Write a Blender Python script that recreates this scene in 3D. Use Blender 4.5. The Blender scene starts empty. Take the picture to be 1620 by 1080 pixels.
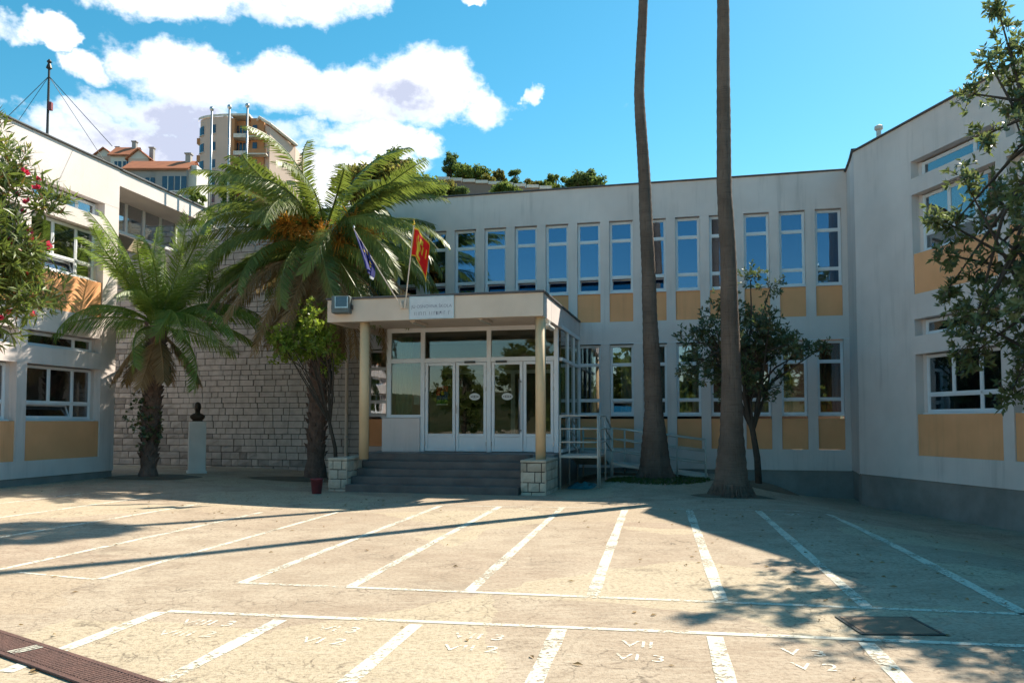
import bpy, math, random
from mathutils import Vector, Matrix, noise as mnoise
random.seed(7)
scene = bpy.context.scene
COL = scene.collection
R = math.radians
PI = math.pi

# ------------------------------------------------------------------ camera
cam_d = bpy.data.cameras.new('camera'); cam = bpy.data.objects.new('camera', cam_d); COL.objects.link(cam)
cam_d.sensor_width = 36.0; cam_d.lens = 1250/1620*36
cam_d.shift_y = 67/1620
cam_d.clip_start = 0.05; cam_d.clip_end = 6000
cam.location = (0, 0, 1.54)
cam.rotation_euler = (PI/2+math.atan(60/1250), 0, 0)
scene.camera = cam

# ------------------------------------------------------------------ light
SUN_EL = 45.5; SUN_AZ = math.degrees(math.atan2(.75, .66))
vs = scene.view_settings
vs.view_transform = 'Standard'; vs.look = 'None'; vs.gamma = 1; vs.exposure = 0.96
vs.use_curve_mapping = False
scene.render.engine = 'CYCLES'
scene.cycles.use_denoising = True
scene.cycles.use_adaptive_sampling = True; scene.cycles.adaptive_threshold = .025
scene.cycles.max_bounces = 5; scene.cycles.diffuse_bounces = 2; scene.cycles.glossy_bounces = 2; scene.cycles.transparent_max_bounces = 12
scene.cycles.sample_clamp_indirect = 6

sun_d = bpy.data.lights.new('sun', 'SUN'); sun = bpy.data.objects.new('sun', sun_d); COL.objects.link(sun)
sun_d.energy = 5.0; sun_d.angle = R(0.55); sun_d.color = (1.0, .92, .76)
ce = math.cos(R(SUN_EL)); sdir = Vector((math.sin(R(SUN_AZ))*ce, math.cos(R(SUN_AZ))*ce, math.sin(R(SUN_EL))))
sun.rotation_euler = (-sdir).to_track_quat('-Z', 'Y').to_euler()
sun.location = (20, 20, 30)


class NT:
    """tiny node-tree helper"""
    def __init__(s, tree): s.t = tree; s.n = tree.nodes; s.l = tree.links
    def node(s, typ, ins=None, **kw):
        nd = s.n.new(typ)
        for k, v in kw.items(): setattr(nd, k, v)
        for k, v in (ins or {}).items(): s.set(nd, k, v)
        return nd
    def set(s, nd, k, v):
        sock = nd.inputs[k]
        if isinstance(v, bpy.types.NodeSocket): s.l.new(v, sock)
        elif isinstance(v, bpy.types.Node): s.l.new(v.outputs[0], sock)
        else:
            if sock.type == 'RGBA' and hasattr(v, '__len__') and len(v) == 3: v = (*v, 1)
            sock.default_value = v
    def math(s, op, a, b=0.0, c=0.0, clamp=False):
        nd = s.n.new('ShaderNodeMath'); nd.operation = op; nd.use_clamp = clamp
        s.set(nd, 0, a); s.set(nd, 1, b); s.set(nd, 2, c); return nd.outputs[0]
    def vmath(s, op, a, b=(0, 0, 0)):
        nd = s.n.new('ShaderNodeVectorMath'); nd.operation = op
        s.set(nd, 0, a); s.set(nd, 1, b); return nd
    def mix(s, f, a, b, blend='MIX'):
        nd = s.n.new('ShaderNodeMix'); nd.data_type = 'RGBA'; nd.blend_type = blend
        s.set(nd, 0, f); s.set(nd, 6, a); s.set(nd, 7, b); return nd.outputs[2]
    def noise(s, vec, scale, detail=3, rough=.5, dist=0.0):
        nd = s.n.new('ShaderNodeTexNoise')
        if vec is not None: s.l.new(vec, nd.inputs['Vector'])
        nd.inputs['Scale'].default_value = scale; nd.inputs['Detail'].default_value = detail
        nd.inputs['Roughness'].default_value = rough; nd.inputs['Distortion'].default_value = dist
        return nd.outputs[0]
    def ramp(s, f, lo, hi, a=0.0, b=1.0, smooth=True):
        nd = s.n.new('ShaderNodeMapRange'); nd.interpolation_type = 'SMOOTHSTEP' if smooth else 'LINEAR'
        s.set(nd, 0, f); s.set(nd, 1, lo); s.set(nd, 2, hi); s.set(nd, 3, a); s.set(nd, 4, b); return nd.outputs[0]


world = bpy.data.worlds.new('World'); scene.world = world; world.use_nodes = True
w = NT(world.node_tree); w.n.clear()
sky = w.node('ShaderNodeTexSky'); sky.sky_type = 'NISHITA'; sky.sun_disc = False
sky.sun_elevation = R(SUN_EL); sky.sun_rotation = R(SUN_AZ)
sky.air_density = 1.0; sky.dust_density = .25; sky.ozone_density = 1.6; sky.altitude = 30
hs = w.node('ShaderNodeHueSaturation', {'Hue': .470, 'Saturation': 1.38, 'Value': 1.52, 'Color': sky})
wtc = w.node('ShaderNodeTexCoord')
wn = w.node('ShaderNodeTexNoise', {'Vector': wtc.outputs['Generated'], 'Scale': 13.0, 'Detail': 5.0, 'Roughness': .62})
woff = w.vmath('MULTIPLY', w.vmath('SUBTRACT', wn.outputs['Color'], (.5, .5, .5)).outputs[0], (.12, 0, .06)).outputs[0]
wpos = w.vmath('ADD', wtc.outputs['Generated'], woff).outputs[0]
sep = w.node('ShaderNodeSeparateXYZ', {0: wpos})
wx, wy, wz = sep.outputs
stretch = w.vmath('MULTIPLY', wtc.outputs['Generated'], (1, 1, 1.55)).outputs[0]
n1 = w.noise(stretch, 9, 4, .6, .3)
n2 = w.noise(stretch, 34, 5, .68, .1)
front = w.math('GREATER_THAN', wy, 0.0)
# broad banks of cumulus that stand over the hill: centre x, z and half sizes of the view direction
BANKS = [(-.402, .450, .119, .026), (-.271, .470, .132, .030), (-.177, .480, .053, .034), (-.464, .396, .023, .016), (-.501, .395, .028, .013),
         (-.441, .367, .033, .017), (-.356, .375, .073, .035), (-.26, .381, .076, .032), (-.185, .381, .07, .035), (-.108, .391, .075, .042),
         (-.038, .378, .045, .026), (.017, .388, .017, .011), (-.343, .333, .136, .023), (-.474, .318, .047, .02), (-.18, .342, .09, .019), (-.036, .476, .022, .008),
         (-.40, .300, .15, .028), (-.24, .305, .13, .026), (-.125, .33, .055, .02), (-.30, .265, .2, .03)]
acc = None
for cx, cz, rx, rz in BANKS:
    dx = w.math('DIVIDE', w.math('SUBTRACT', wx, cx), rx); dz = w.math('DIVIDE', w.math('SUBTRACT', wz, cz), rz)
    d2 = w.math('ADD', w.math('MULTIPLY', dx, dx), w.math('MULTIPLY', dz, dz))
    g = w.ramp(d2, 0.0, 2.0, 1.0, 0.0)
    acc = g if acc is None else w.math('MAXIMUM', acc, g)
acc = w.math('MULTIPLY', acc, front)
dens = w.math('ADD', w.math('ADD', w.math('MULTIPLY', w.math('SUBTRACT', n1, .5), 1.0), w.math('MULTIPLY', w.math('SUBTRACT', n2, .5), .55)), w.math('MULTIPLY', acc, .62))
alpha = w.ramp(dens, .24, .66)
n3 = w.noise(stretch, 4.2, 4, .5, .2)
belly = None
for cx, cz, rx, rz in [(-.385, .318, .16, .040), (-.285, .330, .09, .030), (-.127, .375, .045, .021), (-.201, .354, .045, .016), (-.278, .449, .028, .007)]:
    dx = w.math('DIVIDE', w.math('SUBTRACT', wx, cx), rx); dz = w.math('DIVIDE', w.math('SUBTRACT', wz, cz), rz)
    g = w.ramp(w.math('ADD', w.math('MULTIPLY', dx, dx), w.math('MULTIPLY', dz, dz)), 0.0, 2.0, 1.0, 0.0)
    belly = g if belly is None else w.math('MAXIMUM', belly, g)
body = w.ramp(dens, .34, .66)
soft = w.math('ADD', w.math('MULTIPLY', belly, w.ramp(n1, .30, .62, .35, 1.1)), w.ramp(n3, .44, .72, 0, .55))
shade = w.math('MULTIPLY', w.math('MULTIPLY', body, soft), w.ramp(n2, .30, .70, .65, 1.0), clamp=True)
cl_col = w.mix(shade, (13.0, 13.0, 13.3), (5.6, 6.1, 7.8))
skycol = w.mix(alpha, hs.outputs[0], cl_col)
bg = w.node('ShaderNodeBackground', {'Color': skycol, 'Strength': .060})
wo = w.node('ShaderNodeOutputWorld', {0: bg})
world.cycles.sampling_method = 'NONE'

# ------------------------------------------------------------------ materials
M = {}
def newmat(name):
    m = bpy.data.materials.new(name); m.use_nodes = True; t = NT(m.node_tree); t.n.clear()
    out = t.node('ShaderNodeOutputMaterial'); M[name] = m
    return m, t, out
def pmat(name, col, rough=.7, col2=None, scale=3.0, amount=.35, bump=.0, bscale=40, metal=0.0, spec=.4, rnd=0.0, streak=0.0, detail=3):
    """principled with noise-driven colour variation, grain bump and per-object variation"""
    m, t, out = newmat(name)
    tc = t.node('ShaderNodeTexCoord'); vec = tc.outputs['Object']
    c2 = col2 or tuple(c*.72 for c in col)
    geo = t.node('ShaderNodeNewGeometry')
    n = t.noise(geo.outputs['Position'], scale, detail, .6)
    base = t.mix(t.ramp(n, .5-amount*.6, .5+amount*.6), c2, col)
    if streak:
        mp = t.vmath('MULTIPLY', geo.outputs['Position'], (5, 5, .35)).outputs[0]
        s2 = t.math('MULTIPLY', t.ramp(t.noise(mp, 1.0, 4, .65), .48, .74, 0, streak), t.ramp(t.noise(geo.outputs['Position'], .7, 2), .36, .66))
        base = t.mix(s2, base, tuple(c*.55 for c in col))
    if rnd:
        oi = t.node('ShaderNodeObjectInfo')
        v = t.math('MULTIPLY_ADD', oi.outputs['Random'], rnd*2, 1-rnd)
        base = t.mix(1.0, base, t.node('ShaderNodeCombineColor', {0: v, 1: v, 2: v}).outputs[0], 'MULTIPLY')
    p = t.node('ShaderNodeBsdfPrincipled', {'Base Color': base, 'Roughness': rough, 'Metallic': metal, 'Specular IOR Level': spec})
    if bump:
        b = t.node('ShaderNodeBump', {'Strength': bump, 'Distance': .02, 'Height': t.noise(geo.outputs['Position'], bscale, 2, .6)})
        t.l.new(b.outputs[0], p.inputs['Normal'])
    t.l.new(p.outputs[0], out.inputs[0])
    return m
def leafmat(name, c1, c2, trans=.35, rough=.45, spec=.35, c3=None):
    m, t, out = newmat(name)
    geo = t.node('ShaderNodeNewGeometry')
    rnd = geo.outputs['Random Per Island']
    col = t.mix(rnd, c1, c2)
    if c3: col = t.mix(t.ramp(rnd, .86, .9), col, c3)
    nz = t.noise(geo.outputs['Position'], 1.3, 3)
    col = t.mix(t.ramp(nz, .35, .65, 0, .45), col, tuple(x*.55 for x in c1))
    p = t.node('ShaderNodeBsdfPrincipled', {'Base Color': col, 'Roughness': rough, 'Specular IOR Level': spec})
    tr = t.node('ShaderNodeBsdfTranslucent', {'Color': t.mix(.5, col, (c2[0]*1.5, c2[1]*1.6, c2[2]))})
    mx = t.node('ShaderNodeMixShader', {0: trans, 1: p, 2: tr})
    t.l.new(mx.outputs[0], out.inputs[0]); return m
def glassmat(name, tint, refl, rough=.015, edge=.5, gcol=(.92, .95, 1.0)):
    m, t, out = newmat(name)
    lw = t.node('ShaderNodeLayerWeight', {'Blend': .35})
    f = t.math('MULTIPLY_ADD', lw.outputs['Facing'], edge, refl, clamp=True)
    geo = t.node('ShaderNodeNewGeometry'); oi = t.node('ShaderNodeObjectInfo')
    tr = t.node('ShaderNodeBsdfTransparent', {'Color': tint})
    bm = t.node('ShaderNodeBump', {'Strength': .05, 'Distance': .02, 'Height': t.noise(geo.outputs['Position'], 2.2, 2)})
    gl = t.node('ShaderNodeBsdfGlossy', {'Color': gcol, 'Roughness': rough, 'Normal': bm})
    mx = t.node('ShaderNodeMixShader', {0: f, 1: tr, 2: gl})
    t.l.new(mx.outputs[0], out.inputs[0]); return m

pmat('render_wall', (.79, .685, .65), .85, (.67, .58, .55), .8, .5, .25, 55, streak=.5)
pmat('orange_panel', (.95, .45, .215), .85, (.83, .38, .175), 1.1, .5, .2, 60, streak=.28)
pmat('plinth', (.33, .295, .275), .9, (.22, .20, .185), 1.6, .5, .3, 30, streak=.25)
pmat('coping', (.11, .105, .11), .6)
pmat('roofing', (.16, .155, .15), .9, bump=.3)
pmat('white_frame', (.80, .80, .82), .35, (.73, .73, .76), 2.0, .4)
pmat('cream_wall', (.72, .60, .50), .85, (.62, .51, .42), 1.2, .5, .2, 50, streak=.2)
pmat('column_paint', (.80, .58, .35), .6, (.68, .48, .28), 2.0, .5, .1, 60, streak=.12)
pmat('interior', (.16, .13, .10), .9, (.11, .09, .075), .8, .6)
pmat('interior_light', (.42, .36, .27), .9, (.30, .24, .17), .8, .6)
pmat('curtain', (.55, .48, .37), .95, (.46, .38, .28), 2.0, .5)
pmat('curtain_green', (.20, .27, .19), .95, (.16, .21, .15), 2.0, .5)
pmat('curtain_orange', (.32, .15, .07), .95, (.22, .1, .05), 2.0, .5)
pmat('step_stone', (.17, .145, .135), .8, (.11, .095, .09), 2.5, .5, .3, 45)
pmat('platform', (.26, .25, .25), .8, (.2, .19, .19), 2.5, .5, .2, 45)
pmat('ashlar', (.43, .39, .365), .9, (.30, .27, .25), 4.0, .5, .5, 22, rnd=.34, streak=.3)
pmat('ashlar_light', (.55, .49, .40), .9, (.40, .35, .28), 5.0, .5, .6, 22, rnd=.16)
pmat('mortar', (.12, .105, .095), .95, bump=.3)
pmat('mortar_dark', (.10, .09, .085), .95, bump=.3)
pmat('metal_rail', (.60, .57, .52), .45, (.50, .47, .43), 4, .5, metal=.25)
pmat('steel', (.55, .56, .58), .3, metal=.8)
pmat('dark_metal', (.05, .055, .055), .5, metal=.3)
pmat('flood_grey', (.16, .19, .19), .5, metal=.2)
pmat('palm_trunk', (.20, .13, .10), .95, (.09, .06, .05), 7, .6, .8, 24)
def trunkmat(name, c1, c2, ring, fiss):
    m, t, out = newmat(name); geo = t.node('ShaderNodeNewGeometry'); P = geo.outputs['Position']
    a = t.noise(t.vmath('MULTIPLY', P, (2.5, 2.5, ring)).outputs[0], 1.0, 4, .65)
    f = t.noise(t.vmath('MULTIPLY', P, (fiss, fiss, 2.2)).outputs[0], 1.0, 3, .6)
    b = t.noise(P, 1.4, 3, .6)
    col = t.mix(t.ramp(b, .35, .65), c1, tuple(x*.72 for x in c1))
    col = t.mix(t.ramp(a, .50, .70, 0, .55), col, c2); col = t.mix(t.ramp(f, .55, .75, 0, .5), col, tuple(x*.6 for x in c2))
    h = t.math('SUBTRACT', t.math('MULTIPLY', a, -.7), t.math('MULTIPLY', f, .8))
    bp = t.node('ShaderNodeBump', {'Strength': .9, 'Distance': .035, 'Height': h})
    p = t.node('ShaderNodeBsdfPrincipled', {'Base Color': col, 'Roughness': .95, 'Specular IOR Level': .15, 'Normal': bp})
    t.l.new(p.outputs[0], out.inputs[0])
trunkmat('fan_trunk', (.20, .145, .115), (.085, .06, .052), 42, 26)
pmat('bark', (.09, .07, .055), .95, (.05, .04, .032), 9, .6, .7, 40)
pmat('bronze', (.07, .05, .035), .45, (.04, .032, .025), 12, .5, metal=.6, bump=.2)
pmat('marble', (.82, .76, .71), .6, (.72, .66, .62), 2, .5, .1, 30)
pmat('bucket_red', (.27, .05, .06), .6, (.19, .04, .045), 8, .5)
pmat('tarp', (.03, .20, .24), .6, (.02, .13, .16), 9, .5)
pmat('rust', (.165, .085, .07), .75, (.10, .058, .05), 9, .6, .4, 60, metal=.2)
pmat('rust_plate', (.33, .21, .14), .8, (.17, .12, .085), 5, .6, .4, 60, metal=.2)
pmat('pit_shade', (.012, .011, .010), .95)
pmat('flag_red', (.75, .012, .015), .8, (.6, .01, .012), 6, .4)
pmat('flag_gold', (.80, .52, .04), .8)
pmat('flag_blue', (.02, .025, .20), .8, (.015, .02, .13), 6, .4)
pmat('flag_white', (.75, .75, .78), .8)
pmat('sign_white', (.62, .66, .70), .5, (.56, .60, .64), 8, .4)
pmat('sign_text', (.22, .24, .32), .8)
pmat('lamp_white', (.7, .7, .66), .4)
pmat('poster_red', (.55, .05, .03), .7); pmat('poster_blue', (.05, .10, .28), .7); pmat('poster_green', (.12, .28, .04), .7); pmat('poster_white', (.7, .7, .68), .7)
pmat('black_ink', (.03, .03, .03), .6)
pmat('roof_tile', (.46, .16, .075), .9, (.32, .11, .055), 1.2, .6, .3, 3)
pmat('house_white', (.66, .63, .58), .9, (.58, .55, .5), .3, .5)
pmat('house_grey', (.36, .34, .33), .9, (.3, .28, .27), .3, .5)
pmat('tower_wall', (.62, .47, .39), .9, (.54, .41, .34), .2, .5)
pmat('tower_orange', (.50, .25, .12), .9, (.42, .2, .09), .2, .5)
pmat('tower_band', (.72, .66, .58), .9)
pmat('green_net', (.02, .35, .08), .8)
pmat('far_glass', (.03, .05, .09), .12, spec=.8)
pmat('hill_stone', (.24, .20, .175), .95, (.16, .135, .12), .15, .6, .4, 2)
pmat('soil', (.19, .145, .10), .95, (.11, .085, .06), 2, .6, .6, 20)
leafmat('date_leaf', (.10, .135, .028), (.22, .26, .06), .34, .42, .45)
leafmat('date_leaf_bright', (.12, .19, .035), (.27, .36, .075), .40, .42, .45)
leafmat('dead_leaf', (.24, .155, .08), (.42, .29, .165), .25, .8, .1)
leafmat('fruit', (.46, .20, .035), (.66, .33, .06), .3, .7, .2)
leafmat('fan_leaf', (.05, .09, .025), (.10, .15, .04), .2, .5)
leafmat('oleander_leaf', (.06, .095, .022), (.20, .25, .065), .38, .35, .5, (.34, .14, .06))
leafmat('oleander_flower', (.60, .03, .10), (.75, .08, .18), .4, .7, .2)
leafmat('magnolia_leaf', (.085, .115, .055), (.21, .25, .11), .38, .22, .6, (.13, .08, .035))
leafmat('tree_leaf', (.06, .085, .038), (.14, .175, .07), .30, .28, .55, (.14, .075, .03))
leafmat('shrub_leaf', (.13, .21, .03), (.34, .42, .07), .5, .4, .4)
leafmat('hill_leaf_a', (.085, .13, .035), (.22, .27, .075), .5, .7, .1)
leafmat('hill_leaf_b', (.12, .135, .04), (.27, .24, .075), .5, .7, .1, (.22, .09, .03))
leafmat('hill_leaf_c', (.07, .12, .05), (.17, .22, .08), .45, .7, .1)
leafmat('grass', (.03, .07, .012), (.07, .13, .02), .3, .6)
glassmat('pane_upper', (.30, .40, .55), .20, edge=.30, gcol=(.50, .72, 1.0))
glassmat('pane_lower', (.76, .79, .80), .15)
glassmat('pane_wing', (.52, .56, .58), .14)
glassmat('pane_entrance', (.74, .76, .70), .055, edge=.35)

# courtyard paving: warm, cracked and patched concrete
def ground_material():
    m, t, out = newmat('paving')
    geo = t.node('ShaderNodeNewGeometry'); P = geo.outputs['Position']
    big = t.noise(P, .35, 4, .55); mid = t.noise(P, 1.7, 4, .6); fine = t.noise(P, 26, 4, .7); grit = t.noise(P, 95, 2, .7)
    base = t.mix(t.ramp(big, .36, .64), (.40, .31, .232), (.465, .378, .288))
    base = t.mix(t.ramp(mid, .4, .68, 0, .55), base, (.315, .235, .17))
    warp = t.node('ShaderNodeVectorMath', operation='ADD')
    nv = t.node('ShaderNodeTexNoise'); t.l.new(P, nv.inputs['Vector']); nv.inputs['Scale'].default_value = 1.1; nv.inputs['Detail'].default_value = 5
    off = t.vmath('MULTIPLY', t.vmath('SUBTRACT', nv.outputs['Color'], (.5, .5, .5)).outputs[0], (.8, .8, 0)).outputs[0]
    t.l.new(P, warp.inputs[0]); t.l.new(off, warp.inputs[1])
    # repair patches, one tone each
    vp = t.node('ShaderNodeTexVoronoi', {'Scale': .42}); t.l.new(warp.outputs[0], vp.inputs['Vector'])
    sepc = t.node('ShaderNodeSeparateColor', {0: vp.outputs['Color']})
    base = t.mix(t.ramp(sepc.outputs[0], .66, .70, 0, .6), base, (.52, .43, .30))
    base = t.mix(t.ramp(sepc.outputs[1], .74, .78, 0, .45), base, (.36, .26, .195))
    # cracks, coarse then crazed
    v1 = t.node('ShaderNodeTexVoronoi', {'Scale': .33}, feature='DISTANCE_TO_EDGE'); t.l.new(warp.outputs[0], v1.inputs['Vector'])
    c1 = t.ramp(v1.outputs['Distance'], .0, .0028, .8, 0)
    v2 = t.node('ShaderNodeTexVoronoi', {'Scale': 2.6}, feature='DISTANCE_TO_EDGE'); t.l.new(warp.outputs[0], v2.inputs['Vector'])
    c2 = t.math('MULTIPLY', t.ramp(v2.outputs['Distance'], .0, .03, 1, 0), t.ramp(mid, .44, .56))
    v3 = t.node('ShaderNodeTexVoronoi', {'Scale': 7.5}, feature='DISTANCE_TO_EDGE'); t.l.new(warp.outputs[0], v3.inputs['Vector'])
    c3 = t.math('MULTIPLY', t.ramp(v3.outputs['Distance'], .0, .06, .9, 0), t.ramp(t.noise(P, 3.1, 3, .6), .46, .62))
    crack = t.math('MAXIMUM', t.math('MAXIMUM', c1, t.math('MULTIPLY', c2, .75)), c3)
    crack = t.math('MULTIPLY', t.math('MULTIPLY', crack, t.ramp(fine, .3, .55)), t.ramp(t.noise(P, .55, 3), .40, .60))
    base = t.mix(t.ramp(fine, .42, .70, 0, .7), base, (.22, .16, .115))
    stain = t.ramp(t.noise(P, .9, 3, .7), .58, .72, 0, .42)
    base = t.mix(stain, base, (.19, .145, .11))
    dust = t.noise(t.vmath('MULTIPLY', P, (2.2, 9, 1)).outputs[0], 1.6, 2, .7)
    base = t.mix(t.ramp(dust, .45, .75, 0, .38), base, (.55, .465, .36))
    base = t.mix(t.ramp(grit, .60, .80, 0, .30), base, (.60, .50, .34))
    pits = t.ramp(t.noise(P, 40, 2, .5), .66, .72, 0, .6)
    base = t.mix(pits, base, (.16, .12, .09))
    base = t.mix(t.math('MULTIPLY', crack, .8), base, (.085, .065, .05))
    h = t.noise(P, 60, 3, .7)
    b = t.node('ShaderNodeBump', {'Strength': .55, 'Distance': .012, 'Height': h})
    p = t.node('ShaderNodeBsdfPrincipled', {'Base Color': base, 'Roughness': .92, 'Specular IOR Level': .2, 'Normal': b})
    t.l.new(p.outputs[0], out.inputs[0])
    # worn paint on that paving
    m, t, out = newmat('line_paint')
    geo = t.node('ShaderNodeNewGeometry'); P = geo.outputs['Position']
    a = t.ramp(t.math('ADD', t.noise(P, 22, 6, .72), t.math('MULTIPLY', t.noise(P, 2.2, 3), .55)), .62, .80, 0, .95)
    d = t.node('ShaderNodeBsdfPrincipled', {'Base Color': t.mix(t.noise(P, 8, 4), (.58, .54, .44), (.74, .70, .60)), 'Roughness': .85, 'Specular IOR Level': .2})
    tr = t.node('ShaderNodeBsdfTransparent')
    t.l.new(t.node('ShaderNodeMixShader', {0: a, 1: tr, 2: d}).outputs[0], out.inputs[0])
    m, t, out = newmat('faint_paint')
    geo = t.node('ShaderNodeNewGeometry'); P = geo.outputs['Position']
    a = t.ramp(t.math('ADD', t.noise(P, 24, 4, .75), t.math('MULTIPLY', t.noise(P, 4, 2), .5)), .60, .82, 0, .85)
    d = t.node('ShaderNodeBsdfPrincipled', {'Base Color': (.76, .72, .62), 'Roughness': .85, 'Specular IOR Level': .2})
    tr = t.node('ShaderNodeBsdfTransparent')
    t.l.new(t.node('ShaderNodeMixShader', {0: a, 1: tr, 2: d}).outputs[0], out.inputs[0])
    # hillside scrub
    m, t, out = newmat('hillside')
    geo = t.node('ShaderNodeNewGeometry'); P = geo.outputs['Position']
    c = t.mix(t.ramp(t.noise(P, .12, 6, .65), .38, .62), (.05, .065, .025), (.13, .11, .06))
    c = t.mix(t.ramp(t.noise(P, .9, 5, .7), .45, .7, 0, .7), c, (.025, .04, .015))
    b = t.node('ShaderNodeBump', {'Strength': 1.0, 'Distance': .8, 'Height': t.noise(P, .8, 5, .7)})
    p = t.node('ShaderNodeBsdfPrincipled', {'Base Color': c, 'Roughness': .95, 'Specular IOR Level': .1, 'Normal': b})
    t.l.new(p.outputs[0], out.inputs[0])
ground_material()

# ------------------------------------------------------------------ mesh helpers
class MB:
    def __init__(s): s.v = []; s.f = []; s.mi = []; s.cur = 0
    def face(s, *idx): s.f.append(idx); s.mi.append(s.cur)
    def quad(s, a, b, c, d):
        n = len(s.v); s.v += [a, b, c, d]; s.face(n, n+1, n+2, n+3); return s
    def poly(s, pts):
        n = len(s.v); s.v += list(pts); s.face(*range(n, n+len(pts))); return s
    def box(s, x0, x1, y0, y1, z0, z1, mtx=None):
        n = len(s.v)
        p = [(x, y, z) for z in (z0, z1) for y in (y0, y1) for x in (x0, x1)]
        if mtx: p = [tuple(mtx @ Vector(q)) for q in p]
        s.v += p
        for f in ((0, 2, 3, 1), (4, 5, 7, 6), (0, 1, 5, 4), (2, 6, 7, 3), (0, 4, 6, 2), (1, 3, 7, 5)): s.face(*[n+i for i in f])
        return s
    def cbox(s, x0, x1, y0, y1, z0, z1, c=.01):
        """box with chamfered edges"""
        n = len(s.v)
        xs, ys, zs = (x0, x1), (y0, y1), (z0, z1)
        def sg(i): return 1 if i == 0 else -1
        P = {}
        for i in (0, 1):
            for j in (0, 1):
                for k in (0, 1):
                    P[i, j, k, 0] = (xs[i], ys[j]+sg(j)*c, zs[k]+sg(k)*c)
                    P[i, j, k, 1] = (xs[i]+sg(i)*c, ys[j], zs[k]+sg(k)*c)
                    P[i, j, k, 2] = (xs[i]+sg(i)*c, ys[j]+sg(j)*c, zs[k])
        keys = list(P); ix = {k: n+q for q, k in enumerate(keys)}; s.v += [P[k] for k in keys]
        for i in (0, 1):
            f = [ix[i, 0, 0, 0], ix[i, 1, 0, 0], ix[i, 1, 1, 0], ix[i, 0, 1, 0]]; s.face(*(f[::-1] if i == 0 else f))
            f = [ix[0, i, 0, 1], ix[1, i, 0, 1], ix[1, i, 1, 1], ix[0, i, 1, 1]]; s.face(*(f if i == 0 else f[::-1]))
            f = [ix[0, 0, i, 2], ix[1, 0, i, 2], ix[1, 1, i, 2], ix[0, 1, i, 2]]; s.face(*(f[::-1] if i == 0 else f))
        for j in (0, 1):
            for k in (0, 1):
                s.face(ix[0, j, k, 1], ix[1, j, k, 1], ix[1, j, k, 2], ix[0, j, k, 2])
                s.face(ix[j, 0, k, 0], ix[j, 1, k, 0], ix[j, 1, k, 2], ix[j, 0, k, 2])
                s.face(ix[j, k, 0, 0], ix[j, k, 1, 0], ix[j, k, 1, 1], ix[j, k, 0, 1])
        for i in (0, 1):
            for j in (0, 1):
                for k in (0, 1): s.face(ix[i, j, k, 0], ix[i, j, k, 1], ix[i, j, k, 2])
        return s
    def tube(s, pts, rad, n=8, cap=True, squash=None):
        pts = [Vector(p) for p in pts]; rings = []
        if not hasattr(rad, '__len__'): rad = [rad]*len(pts)
        up = Vector((0, 0, 1))
        t0 = (pts[1]-pts[0]).normalized()
        if abs(t0.z) > .9: up = Vector((0, 1, 0))
        a = t0.cross(up).normalized()
        for i, p in enumerate(pts):
            t = (pts[min(i+1, len(pts)-1)]-pts[max(i-1, 0)]).normalized()
            a = (a-t*a.dot(t)).normalized(); b = t.cross(a)
            st = len(s.v)
            for k in range(n):
                an = 2*PI*k/n
                q = p+(a*math.cos(an)+b*math.sin(an))*rad[i]
                s.v.append(tuple(q))
            rings.append(st)
        for i in range(len(rings)-1):
            for k in range(n):
                s.face(rings[i]+k, rings[i]+(k+1) % n, rings[i+1]+(k+1) % n, rings[i+1]+k)
        if cap:
            s.face(*[rings[0]+k for k in range(n)][::-1]); s.face(*[rings[-1]+k for k in range(n)])
        return s
    def lathe(s, prof, n=16, c=(0, 0), sx=1, sy=1):
        rings = []
        for r, z in prof:
            st = len(s.v)
            for k in range(n):
                an = 2*PI*k/n; s.v.append((c[0]+r*math.cos(an)*sx, c[1]+r*math.sin(an)*sy, z))
            rings.append(st)
        for i in range(len(rings)-1):
            for k in range(n): s.face(rings[i]+k, rings[i]+(k+1) % n, rings[i+1]+(k+1) % n, rings[i+1]+k)
        s.face(*[rings[0]+k for k in range(n)][::-1]); s.face(*[rings[-1]+k for k in range(n)])
        return s
    def mesh(s, name, mats, smooth=False):
        me = bpy.data.meshes.new(name); me.from_pydata([tuple(v) for v in s.v], [], s.f)
        for m in (mats if isinstance(mats, (list, tuple)) else [mats]): me.materials.append(M[m])
        if any(s.mi): me.polygons.foreach_set('material_index', s.mi)
        if smooth: me.polygons.foreach_set('use_smooth', [True]*len(s.f))
        me.update(); return me
    def build(s, name, mats, parent=None, smooth=False, loc=(0, 0, 0), rot=(0, 0, 0)):
        return put(name, s.mesh(name, mats, smooth), parent, loc, rot)
def put(name, me, parent=None, loc=(0, 0, 0), rot=(0, 0, 0), scale=None):
    o = bpy.data.objects.new(name, me); COL.objects.link(o); o.parent = parent; o.location = loc; o.rotation_euler = rot
    if scale: o.scale = scale
    return o
def tag(o, label, cat, group=None, kind=None):
    if label: o['label'] = label
    if cat: o['category'] = cat
    if group: o['group'] = group
    if kind: o['kind'] = kind
    return o
def thing(name, label, cat, loc=(0, 0, 0), rz=0.0, group=None):
    o = bpy.data.objects.new(name, None); COL.objects.link(o); o.location = loc; o.rotation_euler = (0, 0, rz); o.empty_display_size = .2
    return tag(o, label, cat, group)
def struct(o): o['kind'] = 'structure'; return o
def sstep(a, b, x):
    t = max(0, min(1, (x-a)/(b-a))); return t*t*(3-2*t)

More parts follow.
